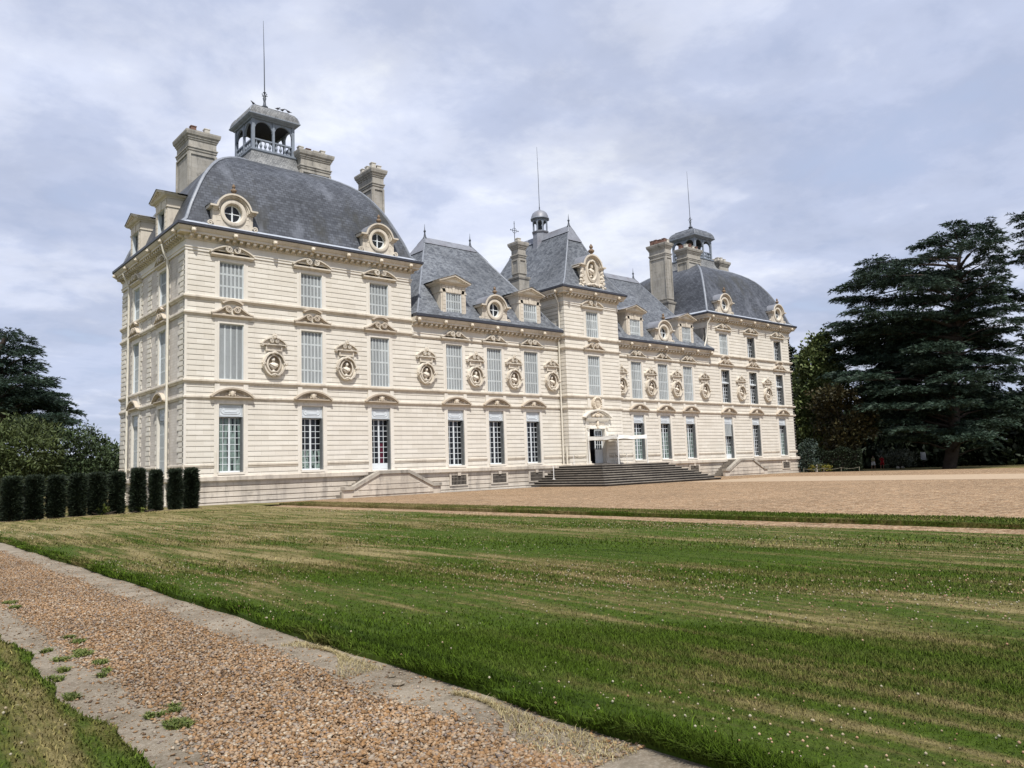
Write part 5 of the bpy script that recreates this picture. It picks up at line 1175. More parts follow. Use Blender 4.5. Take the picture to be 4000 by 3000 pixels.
# clover blossoms
def balls(x, y, z, r):
    ring = np.array([(0, 0, 1), (1, 0, .25), (.31, .95, .25), (-.81, .59, .25), (-.81, -.59, .25), (.31, -.95, .25), (.5, .36, -.8), (-.5, .36, -.8), (0, -.6, -.8)]); f = np.array([(0,1,2),(0,2,3),(0,3,4),(0,4,5),(0,5,1),(1,6,2),(2,6,7),(2,7,3),(3,7,4),(4,7,8),(4,8,5),(5,8,1),(1,8,6)])
    N = len(x); V = (ring[None]*r[:, None, None]+np.stack([x, y, z], 1)[:, None]).reshape(-1, 3); return V, (f[None]+np.arange(N)[:, None, None]*9).reshape(-1, 3)
N = 24000; r = 3.4+30*RNG.random(N)**.95; a = yaw+(RNG.random(N)-.5)*1.5; x = -47.03+r*np.sin(a); y = -44.96+r*np.cos(a)
pat = np.sin(x*1.1+1.3*np.sin(y*.45))+.7*np.sin(y*.38+x*.6+2)+.8*(x < -42.4)*(y < -36)
k = (x > -43.6) & (x < -31.3) & (y < LY(x)) & (RNG.random(N) < np.clip(.30+.42*pat, .03, 1)); x, y = x[k], y[k]; n_ = len(x); dst = np.hypot(x+47, y+45)
V1, F1 = balls(x, y, .062+.035*RNG.random(n_)*(dst < 12), (.0068+.00026*dst)*(.5+.8*RNG.random(n_)))
N = 130; x = -45.9-2.2*RNG.random(N); y = -41.5+9*RNG.random(N); V2, F2 = balls(x, y, .07+.02*RNG.random(N), .008+.004*RNG.random(N))
V, F = joinm([(V1, F1), (V2, F2)]); o = thing('clover_blossom', 'small white and pinkish clover heads dotted over the lawn', 'clover', me=fastmesh('clover_blossom', V, F, 'clover_petals')); o['kind'] = 'stuff'
# weeds at the edge of the gravel
WP = [(-45.19,-35.94,.10),(-45.23,-36.29,.13),(-45.29,-36.85,.18),(-45.5,-37.05,.12),(-45.56,-37.48,.12),(-45.24,-37.43,.13),(-45.34,-37.84,.11),(-45.68,-37.74,.10),(-45.34,-39.66,.17),(-45.37,-39.39,.1),(-45.24,-39.29,.10),(-45.52,-36.52,.1),(-45.22,-32.72,.2),(-45.26,-33.3,.2),(-45.7,-38.46,.12),(-43.95,-37.6,.06),(-44.0,-36.2,.07),(-44.05,-34.4,.10),(-44.0,-32.6,.1)]
parts = []
for (a, b, r) in [(a+random.uniform(-.05, .05), b+random.uniform(-.08, .08), r*random.uniform(.22, .5)) for a, b, r in WP[:15] for _ in range(2)]:
    n_ = int(150*(r/.05)**1.5)+10; th = RNG.random(n_)*6.283; rr = r*np.sqrt(RNG.random(n_))*(.7+.5*np.abs(np.sin(th*2+a*9))); parts.append(blades(a+rr*np.cos(th)*.8, b+rr*np.sin(th)*1.2, np.full(n_, .008), .015+.028*RNG.random(n_), .009+.006*RNG.random(n_), 1.5))
V, F = joinm(parts); o = thing('weeds', 'low green weeds growing through the gravel beside the kerb', 'weeds', me=fastmesh('weeds', V, F, 'weed_leaves')); o['kind'] = 'stuff'
parts = []
N = 5200; y = -42.6+4.6*RNG.random(N); x = -43.72-.40*RNG.random(N)**1.4*(.5+.5*np.sin(y*3+1)); k = (np.sin(y*2.1+.6)+.5*np.sin(y*5.7) > -.1); x, y = x[k], y[k]
V, F = blades(x, y, np.full(len(x), .008), .02+.03*RNG.random(len(x)), .004, 1.6); o = thing('dry_grass', 'straw coloured grass lying on the kerb below the lawn edge', 'grass', me=fastmesh('dry_grass', V, F, 'dry_grass')); o['kind'] = 'stuff'
for i, (a, b, r, lb) in enumerate(((-43.88, -39.93, .05, 'jagged pale lump of broken concrete by a dark hole in the kerb'), (-43.80, -39.7, .035, 'smaller pale concrete chip just beyond the jagged lump'))):
    mb = MB(); mb.blob((0, 0, r*.35), (r, r*.8, r*.55), 7, 4, .3); thing('stone', lb, 'stone', (a, b, .006), me=mb.mesh('stone', 'concrete'))
# ================================================================== PLANTS
def foliage(name, pts, nrm, L, w, material, droop=0.0):
    """one diamond leaf per point; pts (N,3), nrm (N,3) the way it points"""
    N = len(pts); dd = nrm/np.maximum(1e-6, np.linalg.norm(nrm, axis=1))[:, None]
    up = RNG.standard_normal((N, 3)); sd = np.cross(dd, up); sd /= np.maximum(1e-6, np.linalg.norm(sd, axis=1))[:, None]
    Ls = (L*(.6+.8*RNG.random(N)))[:, None]; ws = (w*(.6+.8*RNG.random(N)))[:, None]
    a = pts; b = pts+dd*Ls*.5+sd*ws/2; c = pts+dd*Ls; c[:, 2] -= droop*Ls[:, 0]; e = pts+dd*Ls*.5-sd*ws/2
    V = np.stack([a, b, c, e], 1).reshape(-1, 3); F = np.arange(4*N).reshape(-1, 4)
    return fastmesh(name, V, F, material)
def shell(c, r, N, thick=.35, lump=0.25, up=0.0):
    d_ = RNG.standard_normal((N, 3)); d_ /= np.linalg.norm(d_, axis=1)[:, None]
    ph = RNG.random(6)*6.28; bl = 1+lump*(np.sin(d_[:, 0]*5+ph[0])*np.sin(d_[:, 1]*5+ph[1])+.6*np.sin(d_[:, 2]*7+ph[2]+d_[:, 0]*4))
    rad = (1-thick*RNG.random(N)**1.2)*bl
    return np.array(c)+d_*rad[:, None]*np.array(r), d_
def crown(name, blobs, dens, L, w, material, parent, ry=None, lump=.25, upb=.3, thick=.5):
    P = []; D = []
    for (x, y, z, rx, rz) in blobs:
        N = int(dens*rx*rz); p, d_ = shell((x, y, z), (rx, ry or rx, rz), N, thick, lump); P.append(p); D.append(d_)
    P = np.concatenate(P); D = np.concatenate(D)*.6+RNG.standard_normal((len(P), 3))*.55+np.array([0, 0, upb])
    o = place(foliage(name, P, D, L, w, material), name, parent); return o
def trunk(parent, base, top, r0, r1, limbs=(), name='trunk', m_='bark'):
    mb = MB(); b, t_ = Vector(base), Vector(top); n_ = 7
    mb.tube([b.lerp(t_, i/n_)+Vector((.15*math.sin(i*1.9), .12*math.cos(i*2.3), 0))*(r0/.4) for i in range(n_+1)], [r0+(r1-r0)*i/n_ for i in range(n_+1)], 8)
    for (f_, e, r) in limbs:
        a = b.lerp(t_, f_); e = Vector(e); m1 = a.lerp(e, .5)+Vector((0, 0, .06*(e-a).length)); mb.tube([a, a.lerp(m1, .5), m1, m1.lerp(e, .5), e], [r, r*.8, r*.6, r*.4, r*.18], 5)
    return mb.build(name, m_, parent, 70)
def tree(name, label, cat, base, group=None): return thing(name, label, cat, base, group)
def rel(o, bl): return [(x-o.location.x, y-o.location.y, z-o.location.z, a, b) for x, y, z, a, b in bl]
def cedar(label, pads, base, top, sprays, L, w, core=True, group=None, extra=(), lscale=1.0):
    o = tree('cedar_tree', label, 'tree', base, group); P = []; D = []; limbs = []
    B = Vector(base); Tp = Vector(top)
    inner = [(x+(B.x-x)*.30+random.uniform(1, 4)*_f.x, y+(B.y-y)*.30+random.uniform(1, 4)*_f.y, z-random.uniform(.5, 1.1), rx*.95, rz*1.3) for x, y, z, rx, rz in pads if z < .72*Tp.z and z > 3.4] if core else []
    for (x, y, z, rx, rz) in pads+inner:
        z += random.uniform(-.3, .3)*(1 if rx > 1.5 else .3)
        ns = int(sprays*(rx**1.55))+4; m_ = 34
        ox, oy = x-B.x, y-B.y; ol = math.hypot(ox, oy)+.01
        th = RNG.random(ns)*6.283; rr = np.sqrt(RNG.random(ns))*.80
        sx_, sy_ = x+rx*rr*np.cos(th), y+rx*1.1*rr*np.sin(th); sz_ = z+rz*1.2*(.6*(1-rr**2)-.3)+RNG.standard_normal(ns)*rz*.42
        dx = np.cos(th)*(.55+rr)+.55*ox/ol+.35*RNG.standard_normal(ns); dy = np.sin(th)*(.55+rr)+.55*oy/ol+.35*RNG.standard_normal(ns); dl = np.hypot(dx, dy)+1e-3; dx, dy = dx/dl, dy/dl
        ln = (.55+.75*RNG.random(ns))*min(1.15, .45+.28*rx)*lscale; rise = .22+.14*RNG.standard_normal(ns); fall = .30+.22*RNG.random(ns)
        t_ = RNG.random((ns, m_))**.8; sd = np.where(RNG.random((ns, m_)) < .5, -1, 1); off = sd*RNG.random((ns, m_))*.15*ln[:, None]*(1.1-t_)
        px = sx_[:, None]+dx[:, None]*ln[:, None]*t_-dy[:, None]*off; py = sy_[:, None]+dy[:, None]*ln[:, None]*t_+dx[:, None]*off
        pz = sz_[:, None]+ln[:, None]*(rise[:, None]*t_-fall[:, None]*t_**2)
        P.append(np.stack([px, py, pz], -1).reshape(-1, 3)-np.array(base))
        D.append((np.stack([dx[:, None]*.8-dy[:, None]*sd*.75, dy[:, None]*.8+dx[:, None]*sd*.75, rise[:, None]*.5-fall[:, None]*t_+.12+0*sd], -1)+RNG.standard_normal((ns, m_, 3))*.22).reshape(-1, 3))
        N = int(210*rx*rx); th = RNG.random(N)*6.283; rr = np.sqrt(RNG.random(N))*.86; wv = .8+.2*np.cos(th*5+x)
        P.append(np.stack([x+rx*rr*wv*np.cos(th), y+rx*rr*wv*np.sin(th), z+rz*(.5*(1-rr**2)-.30)+RNG.standard_normal(N)*rz*.22], 1)-np.array(base)); D.append(np.stack([np.cos(th), np.sin(th), .10+.25*RNG.standard_normal(N)], 1)+RNG.standard_normal((N, 3))*.25)
        f_ = min(.97, max(.04, (z-B.z-1.2)/(Tp.z-B.z))); limbs.append((f_, (x-base[0], y-base[1], z-base[2]-.25), .06+.05*rx))
    place(foliage('crown', np.concatenate(P), np.concatenate(D), L, w, 'cedar_needles'), 'crown', o)
    tk = trunk(o, (0, 0, -.3), Tp-B, .75, .12, limbs+[(a, Vector(b)-B, r) for a, b, r in extra]); return o
PARSE = lambda s_: [tuple(map(float, q.split(','))) for q in s_.split()]
CEDAR="""44.6,-13.5,26.2,1.0,0.46 48.6,-14.0,26.4,1.9,0.71 47.0,-15.9,25.0,1.4,0.58 48.5,-11.3,25.7,2.2,0.53 48.1,-9.4,25.6,1.6,0.34 43.3,-16.1,23.4,2.5,0.67 41.4,-12.6,22.8,1.6,0.49 50.8,-9.7,24.2,1.5,0.44 45.8,-16.5,22.8,1.1,0.57 45.4,-16.3,21.9,1.4,0.46 54.3,-14.0,23.1,1.0,0.38 44.1,-4.6,24.1,1.2,0.42 48.9,-4.7,24.6,2.0,0.49 45.6,-8.1,23.2,1.9,0.42 45.7,-3.4,23.6,1.4,0.43 41.0,-7.1,21.9,2.7,0.57 47.5,-7.7,22.4,2.6,0.67 50.9,-8.8,22.4,2.0,0.54 47.3,-10.9,21.0,2.6,0.59 50.5,-12.2,21.7,1.5,0.49 50.4,-14.5,21.4,1.7,0.53 43.6,-17.3,19.3,1.3,0.36 46.1,-0.8,22.1,1.7,0.39 45.3,-3.9,21.8,2.4,0.53 43.2,-7.7,20.6,2.8,0.65 41.2,-11.4,19.2,2.7,0.67 51.5,-10.5,20.6,2.7,0.64 47.8,-14.3,19.6,2.4,0.52 51.1,-15.0,19.2,1.7,0.44 47.3,0.1,20.8,1.5,0.35 46.3,-2.4,20.4,2.2,0.53 49.9,-4.4,20.2,3.0,0.70 45.1,-9.4,18.5,3.0,0.70 50.7,-10.5,19.0,2.9,0.69 47.4,-14.2,17.9,2.6,0.61 53.8,-14.9,18.7,2.0,0.45 53.4,-16.1,18.5,1.2,0.30 39.4,-5.0,17.6,1.8,0.45 40.8,-7.2,17.0,2.7,0.63 42.8,-9.5,16.6,3.0,0.69 52.3,-9.2,17.6,3.2,0.75 47.2,-13.8,16.3,2.8,0.66 50.2,-15.6,16.7,1.9,0.48 46.6,-17.3,15.2,1.2,0.35 42.9,-1.1,17.2,1.7,0.38 42.2,-2.9,16.3,2.1,0.47 42.8,-5.4,15.6,3.0,0.70 46.8,-7.4,15.4,3.3,0.72 47.9,-10.4,15.0,3.3,0.72 52.5,-11.9,15.4,3.0,0.69 50.7,-15.1,14.8,1.9,0.53 47.2,1.6,16.8,1.5,0.35 46.9,0.4,15.0,2.5,0.49 49.5,-1.4,14.7,3.0,0.60 47.2,-5.8,13.7,3.4,0.68 42.8,-11.2,12.8,3.0,0.59 51.8,-11.4,13.7,3.2,0.64 53.8,-13.6,13.3,2.2,0.60 47.3,0.9,13.7,2.7,0.45 44.8,-3.3,12.5,3.1,0.57 47.8,-5.9,12.2,3.4,0.63 43.4,-11.2,11.5,3.0,0.59 51.5,-11.7,11.9,3.2,0.64 49.4,-15.4,11.1,1.9,0.57 40.5,-2.2,11.1,2.3,0.37 38.9,-5.1,10.3,2.7,0.45 49.0,-4.4,10.4,3.5,0.59 51.7,-6.7,10.7,3.0,0.55 42.7,-13.7,9.3,2.9,0.59 51.8,-13.9,9.3,2.9,0.54 43.0,-3.9,9.1,2.6,0.47 41.3,-7.9,8.3,3.2,0.54 44.1,-10.2,8.1,3.0,0.55 50.6,-11.5,8.0,3.2,0.54 52.8,-14.2,7.2,2.7,0.49 39.5,-6.9,6.9,2.7,0.45 47.0,-7.0,6.8,3.1,0.53 41.8,-12.5,6.3,2.7,0.45 50.4,-12.8,6.4,2.7,0.49 42.9,-6.1,5.3,2.6,0.42 50.3,-6.8,5.2,3.0,0.45 53.9,-13.3,5.4,3.3,0.50 48.1,-13.8,4.7,2.4,0.43 51.5,-5.9,3.1,2.5,0.35 44.7,-11.2,3.6,2.8,0.32 42.6,-13.8,2.9,2.5,0.36 49.0,-12.9,2.3,1.4,0.24 40.1,-8.8,4.1,2.0,0.34"""
CEDAR2="""51.5,-17.8,27.4,1.5,0.48 52.8,-18.0,26.7,1.5,0.49 53.8,-16.8,25.9,1.2,0.45 51.4,-18.4,24.6,1.4,0.48 50.4,-17.3,23.3,1.4,0.43 55.4,-16.8,24.0,1.5,0.55 51.9,-16.6,22.4,1.2,0.39 55.9,-16.8,23.2,1.3,0.51 53.6,-18.3,17.3,0.8,0.4 53.5,-17.8,15.5,0.9,0.5 55.3,-20.7,26.4,2.0,0.62 55.0,-21.2,23.7,2.2,0.62 53.9,-18.2,13.7,2.2,0.74 53.4,-18.2,11.2,2.4,0.74 54.5,-17.1,8.9,2.4,0.62 52.4,-21.3,27.3,1.3,0.61"""
CEDAR3="""-36.5,32.7,14.3,1.0,0.35 -36.6,38.2,14.7,1.3,0.42 -35.1,34.3,14.0,0.6,0.26 -35.5,34.6,13.4,1.4,0.36 -35.4,30.2,12.4,0.8,0.24 -36.7,33.7,12.8,1.7,0.42 -35.2,34.8,12.2,1.7,0.40 -35.1,30.3,11.1,0.8,0.20 -36.1,35.2,11.3,2.2,0.50 -33.9,35.0,10.8,1.4,0.26 -35.8,30.7,9.8,2.2,0.41 -33.3,34.9,10.3,0.9,0.14 -36.4,34.1,9.5,2.3,0.50 -33.6,35.4,9.6,1.6,0.29 -35.3,33.0,8.7,2.5,0.42 -32.6,35.4,8.7,1.3,0.17 -34.1,35.9,8.2,2.5,0.38 -33.3,30.0,7.3,0.9,0.14 -34.1,30.4,7.2,1.6,0.24 -32.1,35.1,7.0,1.1,0.14 -35.1,37.9,7.5,2.7,0.45 -34.1,32.0,6.5,1.8,0.25 -37.5,34.1,11.9,1.7,0.42 -37.7,35.2,10.1,2.0,0.50 -38.1,33.1,8.0,2.1,0.49"""
cedar('large dark spreading cedar with a forked top, right of the château', PARSE(CEDAR), (46.7, -10.2, -.25), (47.8, -13.0, 25.2), 15, .40, .075, extra=((.86, (47.0, -11.0, 22.7), .22), (.88, (48.0, -13.9, 23.4), .22)))
cedar('cedar cut off by the right edge of the picture', [(x+1.0, y-.85, z, a, b) for x, y, z, a, b in PARSE(CEDAR2)], (53.2, -17.3, -.3), (53.8, -19.0, 28.0), 15, .40, .075)
cedar('cone shaped cedar rising behind the shrubs at the far left', PARSE(CEDAR3), (-37.0, 34.4, -.05), (-36.7, 34.4, 14.6), 22, .32, .055)
o = tree('linden_tree', 'sunlit yellow green leafy tree just past the corner of the château', 'tree', (46.5, 4.5, -.3))
LB = [(46.7,3.6,15.4,1.5,1.8),(46.0,4.7,13.6,2.0,2.0),(46.8,3.4,13.0,1.8,2.3),(46.3,5.8,10.9,1.8,2.3),(46.3,3.9,9.6,2.0,2.3),(45.4,6.1,7.4,1.5,2.0),(47.4,5.0,6.4,2.3,2.3),(46.6,4.6,4.2,2.6,2.2),(46.9,2.6,10.9,1.6,2.0)]
crown('crown', rel(o, LB), 430, .42, .34, 'linden_leaves', o, lump=.35); trunk(o, (0, 0, -.2), (0, -.2, 13), .35, .06, [(.4+.08*k, (b[0]-46.5, b[1]-4.5, b[2]), .12) for k, b in enumerate(LB[:7])])
o = tree('copper_tree', 'bronze leaved tree in shade under the left side of the large cedar', 'tree', (39.6, -1.8, -.2))
KB = [(38.2,-1.7,8.5,2.1,.9),(39.1,0.0,7.4,1.6,1.1),(40.7,-2.0,7.5,1.8,.9),(40.3,-4.0,5.7,1.4,.9),(39.6,-3.2,4.9,1.8,1.1),(40.0,0.0,5.3,1.8,1.4),(40.2,-4.4,4.0,.9,.7),(38.9,-2.0,3.5,1.8,1.1),(40.4,-1.0,2.4,2.2,1.2)]
crown('crown', rel(o, KB), 380, .40, .24, 'copper_leaves', o, lump=.4); trunk(o, (0, 0, -.2), (.2, 0, 7.5), .18, .05, [(.4+.06*k, (b[0]-39.6, b[1]+1.8, b[2]), .07) for k, b in enumerate(KB[:6])])
o = tree('dark_tree', 'dark tree glimpsed between the château corner and the sunlit leafy tree', 'tree', (50.5, 11.5, -.3))
DB = [(50.5, 11.5, 14, 2.2, 3.0), (50, 11.0, 9.5, 3.0, 3.2), (51, 11.5, 5, 3.2, 3.0)]; crown('crown', rel(o, DB), 330, .5, .3, 'dark_leaves', o); trunk(o, (0, 0, -.2), (0, 0, 14), .3, .06)
def bush(name, label, base, blobs, dens, L, w, m_, cat='shrub', group=None, lump=.25):
    o = thing(name, label, cat, base, group); crown('foliage', rel(o, blobs), dens, L, w, m_, o, lump=lump)
    mb = MB()
    for k in range(5): a = k*1.26; h = max(b[2] for b in blobs)-base[2]; mb.tube([(0.1*math.cos(a), .1*math.sin(a), -.1), (.35*math.cos(a), .35*math.sin(a), h*.45), (.6*math.cos(a), .6*math.sin(a), h*.8)], [.05, .035, .012], 5)
    mb.build('stem', 'bark', o, 60); return o
bush('camellia_shrub', 'glossy dark shrub with pale spots against the château corner', (33.4, -.7, -.1), [(33.4,-.6,2.1,1.0,.9),(34.3,-.7,1.5,1.1,1.1),(32.9,-.7,.9,.9,1.0),(33.6,-1.2,.5,.9,.7),(34.2,-.6,2.7,.8,.8)], 900, .20, .13, 'camellia_leaves')
bush('flowering_shrub', 'pale leaved bush in deep shade beyond the two walkers', (56.2, -.6, -.3), [(54.9,.1,1.4,1.2,.6),(56.7,-.3,1.5,1.3,.6),(56.1,-1.7,1.3,1.1,.6),(56.8,-.2,.6,2.1,.8)], 420, .34, .13, 'pale_leaves', lump=.35)
bush('yellow_shrub', 'small yellow green plant between the château corner and the pale stone', (28.9+4.0, -1.3, -.1), [(32.9,-1.3,.32,.42,.36)], 2600, .14, .06, 'yellow_leaves', 'plant')
bush('yellow_shrub', 'wider yellow green plant to the right of the pale stone', (34.1, -1.9, -.1), [(33.9,-1.7,.34,.5,.36),(34.5,-2.2,.30,.55,.36)], 2200, .14, .06, 'yellow_leaves', 'plant')
bush('willow_shrub', 'large olive green bushy tree at the left edge in front of the cedar', (-37.9, 14.5, -.1), [(-38.0,15.5,5.0,1.3,1.0),(-37.2,14.1,4.7,1.2,1.0),(-38.9,13.7,4.3,1.3,1.1),(-37.9,13.2,3.6,1.6,1.2),(-36.7,14.2,3.5,1.0,1.2),(-39.1,13.6,2.9,1.3,1.1),(-37.9,15.3,2.4,1.6,1.0),(-36.8,15.2,2.4,1.2,.9),(-39.9,15,4.6,1.5,1.3),(-40.4,14,3,1.6,1.5),(-38.3,14,1.4,2.2,1.3)], 700, .32, .085, 'willow_leaves', 'tree', lump=.35)
o = bush('leafy_shrub', 'dark green bushy tree with bare upright sprigs beside the château', (-34.1, 15.6, -.1), [(-35.5,15.0,4.4,.9,.7),(-34.7,15.1,4.6,.9,.7),(-33.6,16.5,4.5,.7,.8),(-33.1,15.9,4.0,.8,.7),(-34.8,16.8,3.5,1.3,.9),(-33.9,15.2,3.2,1.3,.9),(-33.0,14.3,3.2,.9,.8),(-32.4,14.9,3.4,.6,.7),(-34.3,16.6,2.3,1.4,.8),(-33.3,14.8,2.3,1.3,.8),(-35.6,15.5,2.3,1.0,.9),(-34.2,15.4,1.2,2.2,1.2),(-32.0,15.5,2.6,.9,1.4)], 800, .26, .10, 'shrub_leaves', 'tree', lump=.35)
mb = MB(); P = []
for (a, b, c) in ((-34.0, 15.6, 5.9), (-34.5, 15.5, 5.5), (-33.7, 15.6, 5.6), (-32.8, 15.4, 4.8), (-33.1, 15.5, 5.1), (-32.5, 15.4, 4.6)):
    p0 = Vector((a-.1, b, c-1.4))-o.location; p1 = Vector((a, b, c))-o.location; mb.tube([p0, p0.lerp(p1, .5), p1], [.015, .01, .004], 4)
    for k in range(16): q = p0.lerp(p1, .3+.7*k/16); P.append((q.x+random.uniform(-.08, .08), q.y+random.uniform(-.08, .08), q.z))
mb.build('sprig', 'bark', o); P = np.array(P); place(foliage('leaves', P, RNG.standard_normal(P.shape)+np.array([0, 0, .4]), .2, .08, 'shrub_leaves'), 'leaves', o)
# dense dark hedge by the lawn on the right, and the wood behind everything
o = thing('hedge', 'tall clipped dark hedge between the château and the walkers', 'hedge', (35.8, -2.7, -.2)); N = 9000
q = RNG.random((N, 3)); f_ = RNG.integers(0, 3, N); u = (q[:, 0]-.5)*4.6; v = (q[:, 1]-.5)*1.5; hgt = 2.25+.25*np.sin(u*2.4)
P = np.stack([np.where(f_ == 1, u, np.where(f_ == 2, np.sign(u)*2.3, u)), np.where(f_ == 0, -.75, v), np.where(f_ == 1, hgt, q[:, 2]*hgt)], 1); P += RNG.standard_normal(P.shape)*.07
a_ = -1.10; ca, sa = math.cos(a_), math.sin(a_); P = np.stack([P[:, 0]*ca-P[:, 1]*sa, P[:, 0]*sa+P[:, 1]*ca, P[:, 2]], 1)
place(foliage('foliage', P, RNG.standard_normal(P.shape)*.6+np.array([-.5, -.4, .3]), .2, .1, 'dark_leaves'), 'foliage', o)
mb = MB(); mb.box(-2.2, 2.2, -.65, .65, 0, 2.0); mb.xf(Matrix.Rotation(a_, 4, 'Z')); mb.build('stem', 'bark', o)
wood = []
for i in range(46):
    a = R(44+i*1.05); dst = 118+7*random.random(); x, y = -47.03+dst*math.sin(a), -44.96+dst*math.cos(a)
    h = random.uniform(6, 9.5) if a > R(58) else random.uniform(3.5, 6)
    for k in range(4): wood.append((x+random.uniform(-2, 2), y+random.uniform(-2, 2), h*(.16+.26*k), 3.0, h*.22))
    wood += [(x-1.5+random.uniform(-1, 1), y+random.uniform(-1, 1), .5, 2.6, 1.5)]*2
o = thing('woodland', 'dark mass of trees closing the view behind the cedars', 'woodland'); o['kind'] = 'stuff'
crown('foliage', wood, 75, .95, .55, 'dark_leaves', o, thick=.6)
wood = []
for i in range(40):
    a = R(-14+i*.95); dst = 125+20*random.random(); x, y = -47.03+dst*math.sin(a), -44.96+dst*math.cos(a); h = random.uniform(3.5, 5.5)
    for k in range(3): wood.append((x+random.uniform(-2, 2), y, h*(.2+.3*k), 3.0, h*.24))
o = thing('woodland', 'low far line of trees beyond the shrubs at the far left', 'woodland'); o['kind'] = 'stuff'
crown('foliage', wood, 60, .9, .6, 'shrub_leaves', o, thick=.6)
# yew columns along the far edge of the lawn
def yew_mesh(seed):
    rg = np.random.default_rng(seed); N = 9500; th = rg.random(N)*6.283; z = .02+2.12*rg.random(N); c, s_ = np.cos(th), np.sin(th); k = 1/np.maximum(np.abs(c), np.abs(s_))**.5
    ph = rg.random(4)*6.28; rad = .205*k*(1.07-.06*z)*(1+.13*np.sin(z*3.2+ph[0]+th*2)+.10*np.sin(z*8+ph[1]-th*3)+.08*np.sin(z*17+th*5+ph[2]))*(1-.45*np.maximum(0, z-1.8-.15*np.sin(th*2+ph[3]))/.3)*(1-.12*(z < .3)); rad *= 1-.45*rg.random(N)**2
    P = np.stack([rad*c, rad*s_, z], 1); M_ = 1500; P2 = np.stack([(rg.random(M_)-.5)*.46, (rg.random(M_)-.5)*.46, 2.0+.16*rg.random(M_)], 1)
    D = np.stack([c, s_, .55+.35*rg.standard_normal(N)], 1)+rg.standard_normal((N, 3))*.35; D2 = np.array([0, 0, 1.0])+rg.standard_normal((M_, 3))*.6
    return foliage('foliage', np.concatenate([P, P2]), np.concatenate([D, D2]), .19, .034, 'yew_needles')
YM = [yew_mesh(k) for k in range(3)]; core = MB().lathe([(.1, -.1), (.17, .05), (.21, 1.0), (.19, 1.9), (.06, 2.02)], (0, 0, 0), 8).mesh('stem', 'bark', 60)
YX = [-41.58, -40.74, -39.88, -39.0, -38.16, -37.28, -36.3, -35.43, -34.44, -33.6]
YL = ['yew column at the far left end of the row, cut by the picture edge', 'second yew column from the left end of the row', 'third yew column from the left end of the row', 'fourth yew column from the left end of the row', 'fifth yew column from the left end, the last with only greenery behind it', 'yew column standing in front of the far back corner of the château',
      'yew column in front of the far window of the end wall', 'slimmer yew column below the near window of the end wall', 'yew column touching the last one at the right end of the row', 'yew column at the right end of the row, against the plinth']
YS = [(1.15, 1.1, .80), (1.1, 1.05, .81), (1.05, 1.05, .80), (1.0, 1.05, .82), (1.12, 1.1, .83), (1.0, 1.0, .84), (1.02, 1.0, .90), (.90, .9, .86), (1.0, .95, .87), (1.15, 1.05, .88)]
for i, x in enumerate(YX):
    o = thing('yew_column', YL[i], 'hedge plant', (x, LY(x)+.42, .04), 'clipped yew columns along the lawn'); o.scale = YS[i]; o.rotation_euler.z = i*1.571
    place(YM[i % 3], 'foliage', o); place(core, 'stem', o)
bush('bed_plant', 'bright green leafy weed at the foot of the yew columns left of the corner', (-37.98, LY(-37.98)+.25, .05), [(-37.98, LY(-37.98)+.25, .22, .28, .2)], 2200, .16, .10, 'weed_leaves', 'plant')
bush('bed_plant', 'small bright weed between the yews before the end wall', (-36.2, LY(-36.2)+.2, .05), [(-36.2, LY(-36.2)+.2, .16, .2, .14)], 2400, .12, .08, 'weed_leaves', 'plant')
# ================================================================== SMALL THINGS BY THE FAR LAWN
def person(name, label, loc, rot, top, short, step):
    o = thing(name, label, 'person', loc); o.rotation_euler = (0, 0, rot); o.scale = (.96, .96, .96)
    vs = [(0,0,.98),(0,0,1.16),(0,0,1.38),(0,0,1.50),(0,-.01,1.60),(0,-.01,1.72), (.19,0,1.42),(.24,.02,1.15),(.23,-.06,.92),(.23,-.08,.84), (-.19,0,1.42),(-.24,.0,1.15),(-.23,-.08,.93),(-.23,-.1,.85), (.10,0,.90),(.11,-.03-step,.50),(.11,.03-step,.09),(.11,-.12-step,.04), (-.10,0,.90),(-.11,.02+step,.50),(-.11,.12+step,.09),(-.11,-.02+step,.04)]
    ed = [(0,1),(1,2),(2,3),(3,4),(4,5),(2,6),(6,7),(7,8),(8,9),(2,10),(10,11),(11,12),(12,13),(0,14),(14,15),(15,16),(16,17),(0,18),(18,19),(19,20),(20,21)]
    rd = [.15,.14,.16,.06,.095,.075,.06,.048,.036,.03,.06,.048,.036,.03,.095,.06,.045,.035,.095,.06,.045,.035]
    me = bpy.data.meshes.new('body'); me.from_pydata(vs, ed, []); me.materials.append(MATS['skin']); b = place(me, 'body', o); sk = b.modifiers.new('skin', 'SKIN')
    for v, r in zip(me.skin_vertices[0].data, rd): v.radius = (r, r*.85)
    me.skin_vertices[0].data[0].use_root = True; b.modifiers.new('sub', 'SUBSURF').render_levels = 1
    e = lambda z, rx, ry, y=0: [(rx*math.cos(2*math.pi*k/14), y+ry*math.sin(2*math.pi*k/14), z) for k in range(14)]
    mb = MB(); mb.loft([e(.93, .19, .15), e(1.15, .185, .15), e(1.36, .21, .155), e(1.45, .17, .12), e(1.50, .09, .09)])
    for q in (-1, 1): mb.tube([(q*.17, 0, 1.43), (q*.225, .01, 1.28), (q*.245, .01, 1.12)], [.09, .085, .08], 8)
    mb.build('shirt', top, o, 60)
    mb = MB()
    for q in (-1, 1): mb.tube([(q*.09, 0, .97), (q*.11, -.01-q*step*.3, .75), (q*.115, -.02-q*step*.8, .52)], [.13, .12, .115], 10)
    mb.loft([e(.84, .2, .15), e(1.0, .19, .15)]); mb.build('shorts', short, o, 60)
    mb = MB(); mb.blob((0, .015, 1.71), (.098, .105, .085), 8, 5, .05); mb.build('hair', 'hair', o, 60); return o
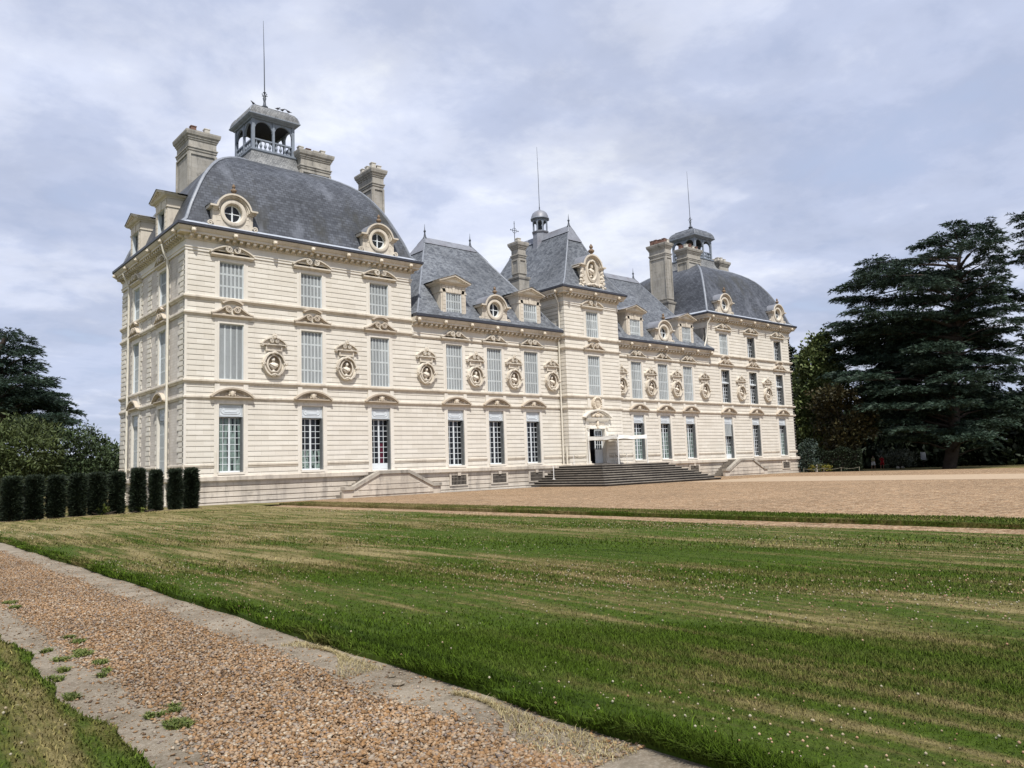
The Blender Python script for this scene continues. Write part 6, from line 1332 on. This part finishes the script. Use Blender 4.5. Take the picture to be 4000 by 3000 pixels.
person('person', 'walker in a striped shirt and white shorts on the shaded far lawn', (53.2, 1.35, -.30), -R(20), 'striped_cloth', 'white_cloth', .12)
person('person', 'walker dressed all in red on the shaded far lawn', (53.9, .55, -.30), -R(35), 'red_cloth', 'red_cloth', .10)
o = thing('red_box', 'small red box on the grass edge in front of the dark hedge', 'box', (38.0, -3.5, -.2)); mb = MB(); mb.box(-.3, .3, -.2, .2, 0, .36); mb.build('body', 'red_plastic', o); mb = MB(); mb.prism([(-.34, .36), (.34, .36), (.28, .44), (-.28, .44)], -.24, .24); mb.build('lid', 'red_plastic', o)
o = thing('notice_board', 'small pale board on a post in the shade under the cedar', 'sign', (59.7, -2.2, -.3)); o.rotation_euler.z = -R(40); MB().box(-.04, .04, .04, .1, 0, 1.6).build('post', 'bark', o); MB().box(-.35, .35, -.02, .02, .95, 1.95).build('board', 'lead_light', o)
o = thing('standing_stone', 'pale worn stone standing between the yellow plants at the château corner', 'stone', (33.45, -1.55, -.1)); MB().lathe([(.16, 0), (.17, .35), (.13, .42), (.16, .6), (.10, .78), (.03, .82)], (0, 0, 0), 9).build('body', 'limestone_weathered', o, 60)
for nm, x, y, lb in (('pale_stone', 55.8, -.55, 'smaller white stone lying under the pale leaved bush'), ('pale_stone', 56.1, -1.0, 'longer white stone lying under the pale leaved bush')):
    mb = MB(); mb.blob((0, 0, .12), (.3, .2, .16), 8, 5, .15); thing(nm, lb, 'stone', (x, y, -.33), me=mb.mesh(nm, 'limestone_smooth'))
o = thing('rope_fence', 'low rope fence on short posts at the grass edge by the far corner', 'fence', (31.5, -2.6, -.12)); P = [(-.6, 1.1), (.9, -.35), (2.2, -1.6), (3.6, -2.9)]
for a, b in P: MB().tube([(a, b, -.1), (a, b, .45)], .03, 6).build('post', 'rope', o)
for (a, b), (c, d_) in zip(P[:-1], P[1:]): MB().tube([(a+(c-a)*i/8, b+(d_-b)*i/8, .42-.14*math.sin(math.pi*i/8)) for i in range(9)], .015, 5).build('rope', 'rope', o)
def bird(label, loc, rot):
    o = thing('pigeon', label, 'bird', loc, 'pigeons on the lantern cap'); o.rotation_euler.z = rot; mb = MB(); e = lambda x, r, z: [(x, r*.8*math.cos(2*math.pi*k/8), z+r*math.sin(2*math.pi*k/8)) for k in range(8)]
    mb.loft([e(-.26, .012, .09), e(-.15, .03, .10), e(-.06, .075, .12), (e(.04, .085, .14)), e(.10, .06, .19), e(.13, .04, .23), e(.17, .035, .25), e(.20, .02, .245), e(.24, .006, .235)])
    for q in (-1, 1): mb.tube([(0, q*.03, .07), (.01, q*.03, 0)], .008, 4)
    mb.build('body', 'bird_feather', o, 60)
for i, (x, y, lb) in enumerate(((-26.18, 5.75, 'pigeon alone on the left corner of the lantern cap'), (-24.5, 5.52, 'first pigeon to the right of the lantern spire'), (-24.15, 5.52, 'middle pigeon of the three right of the lantern spire'), (-23.72, 5.52, 'pigeon farthest from the lantern spire, at the right end of the cap'))): bird(lb, (x, y, 27.19), (3.3, .2, .1, 2.9)[i])
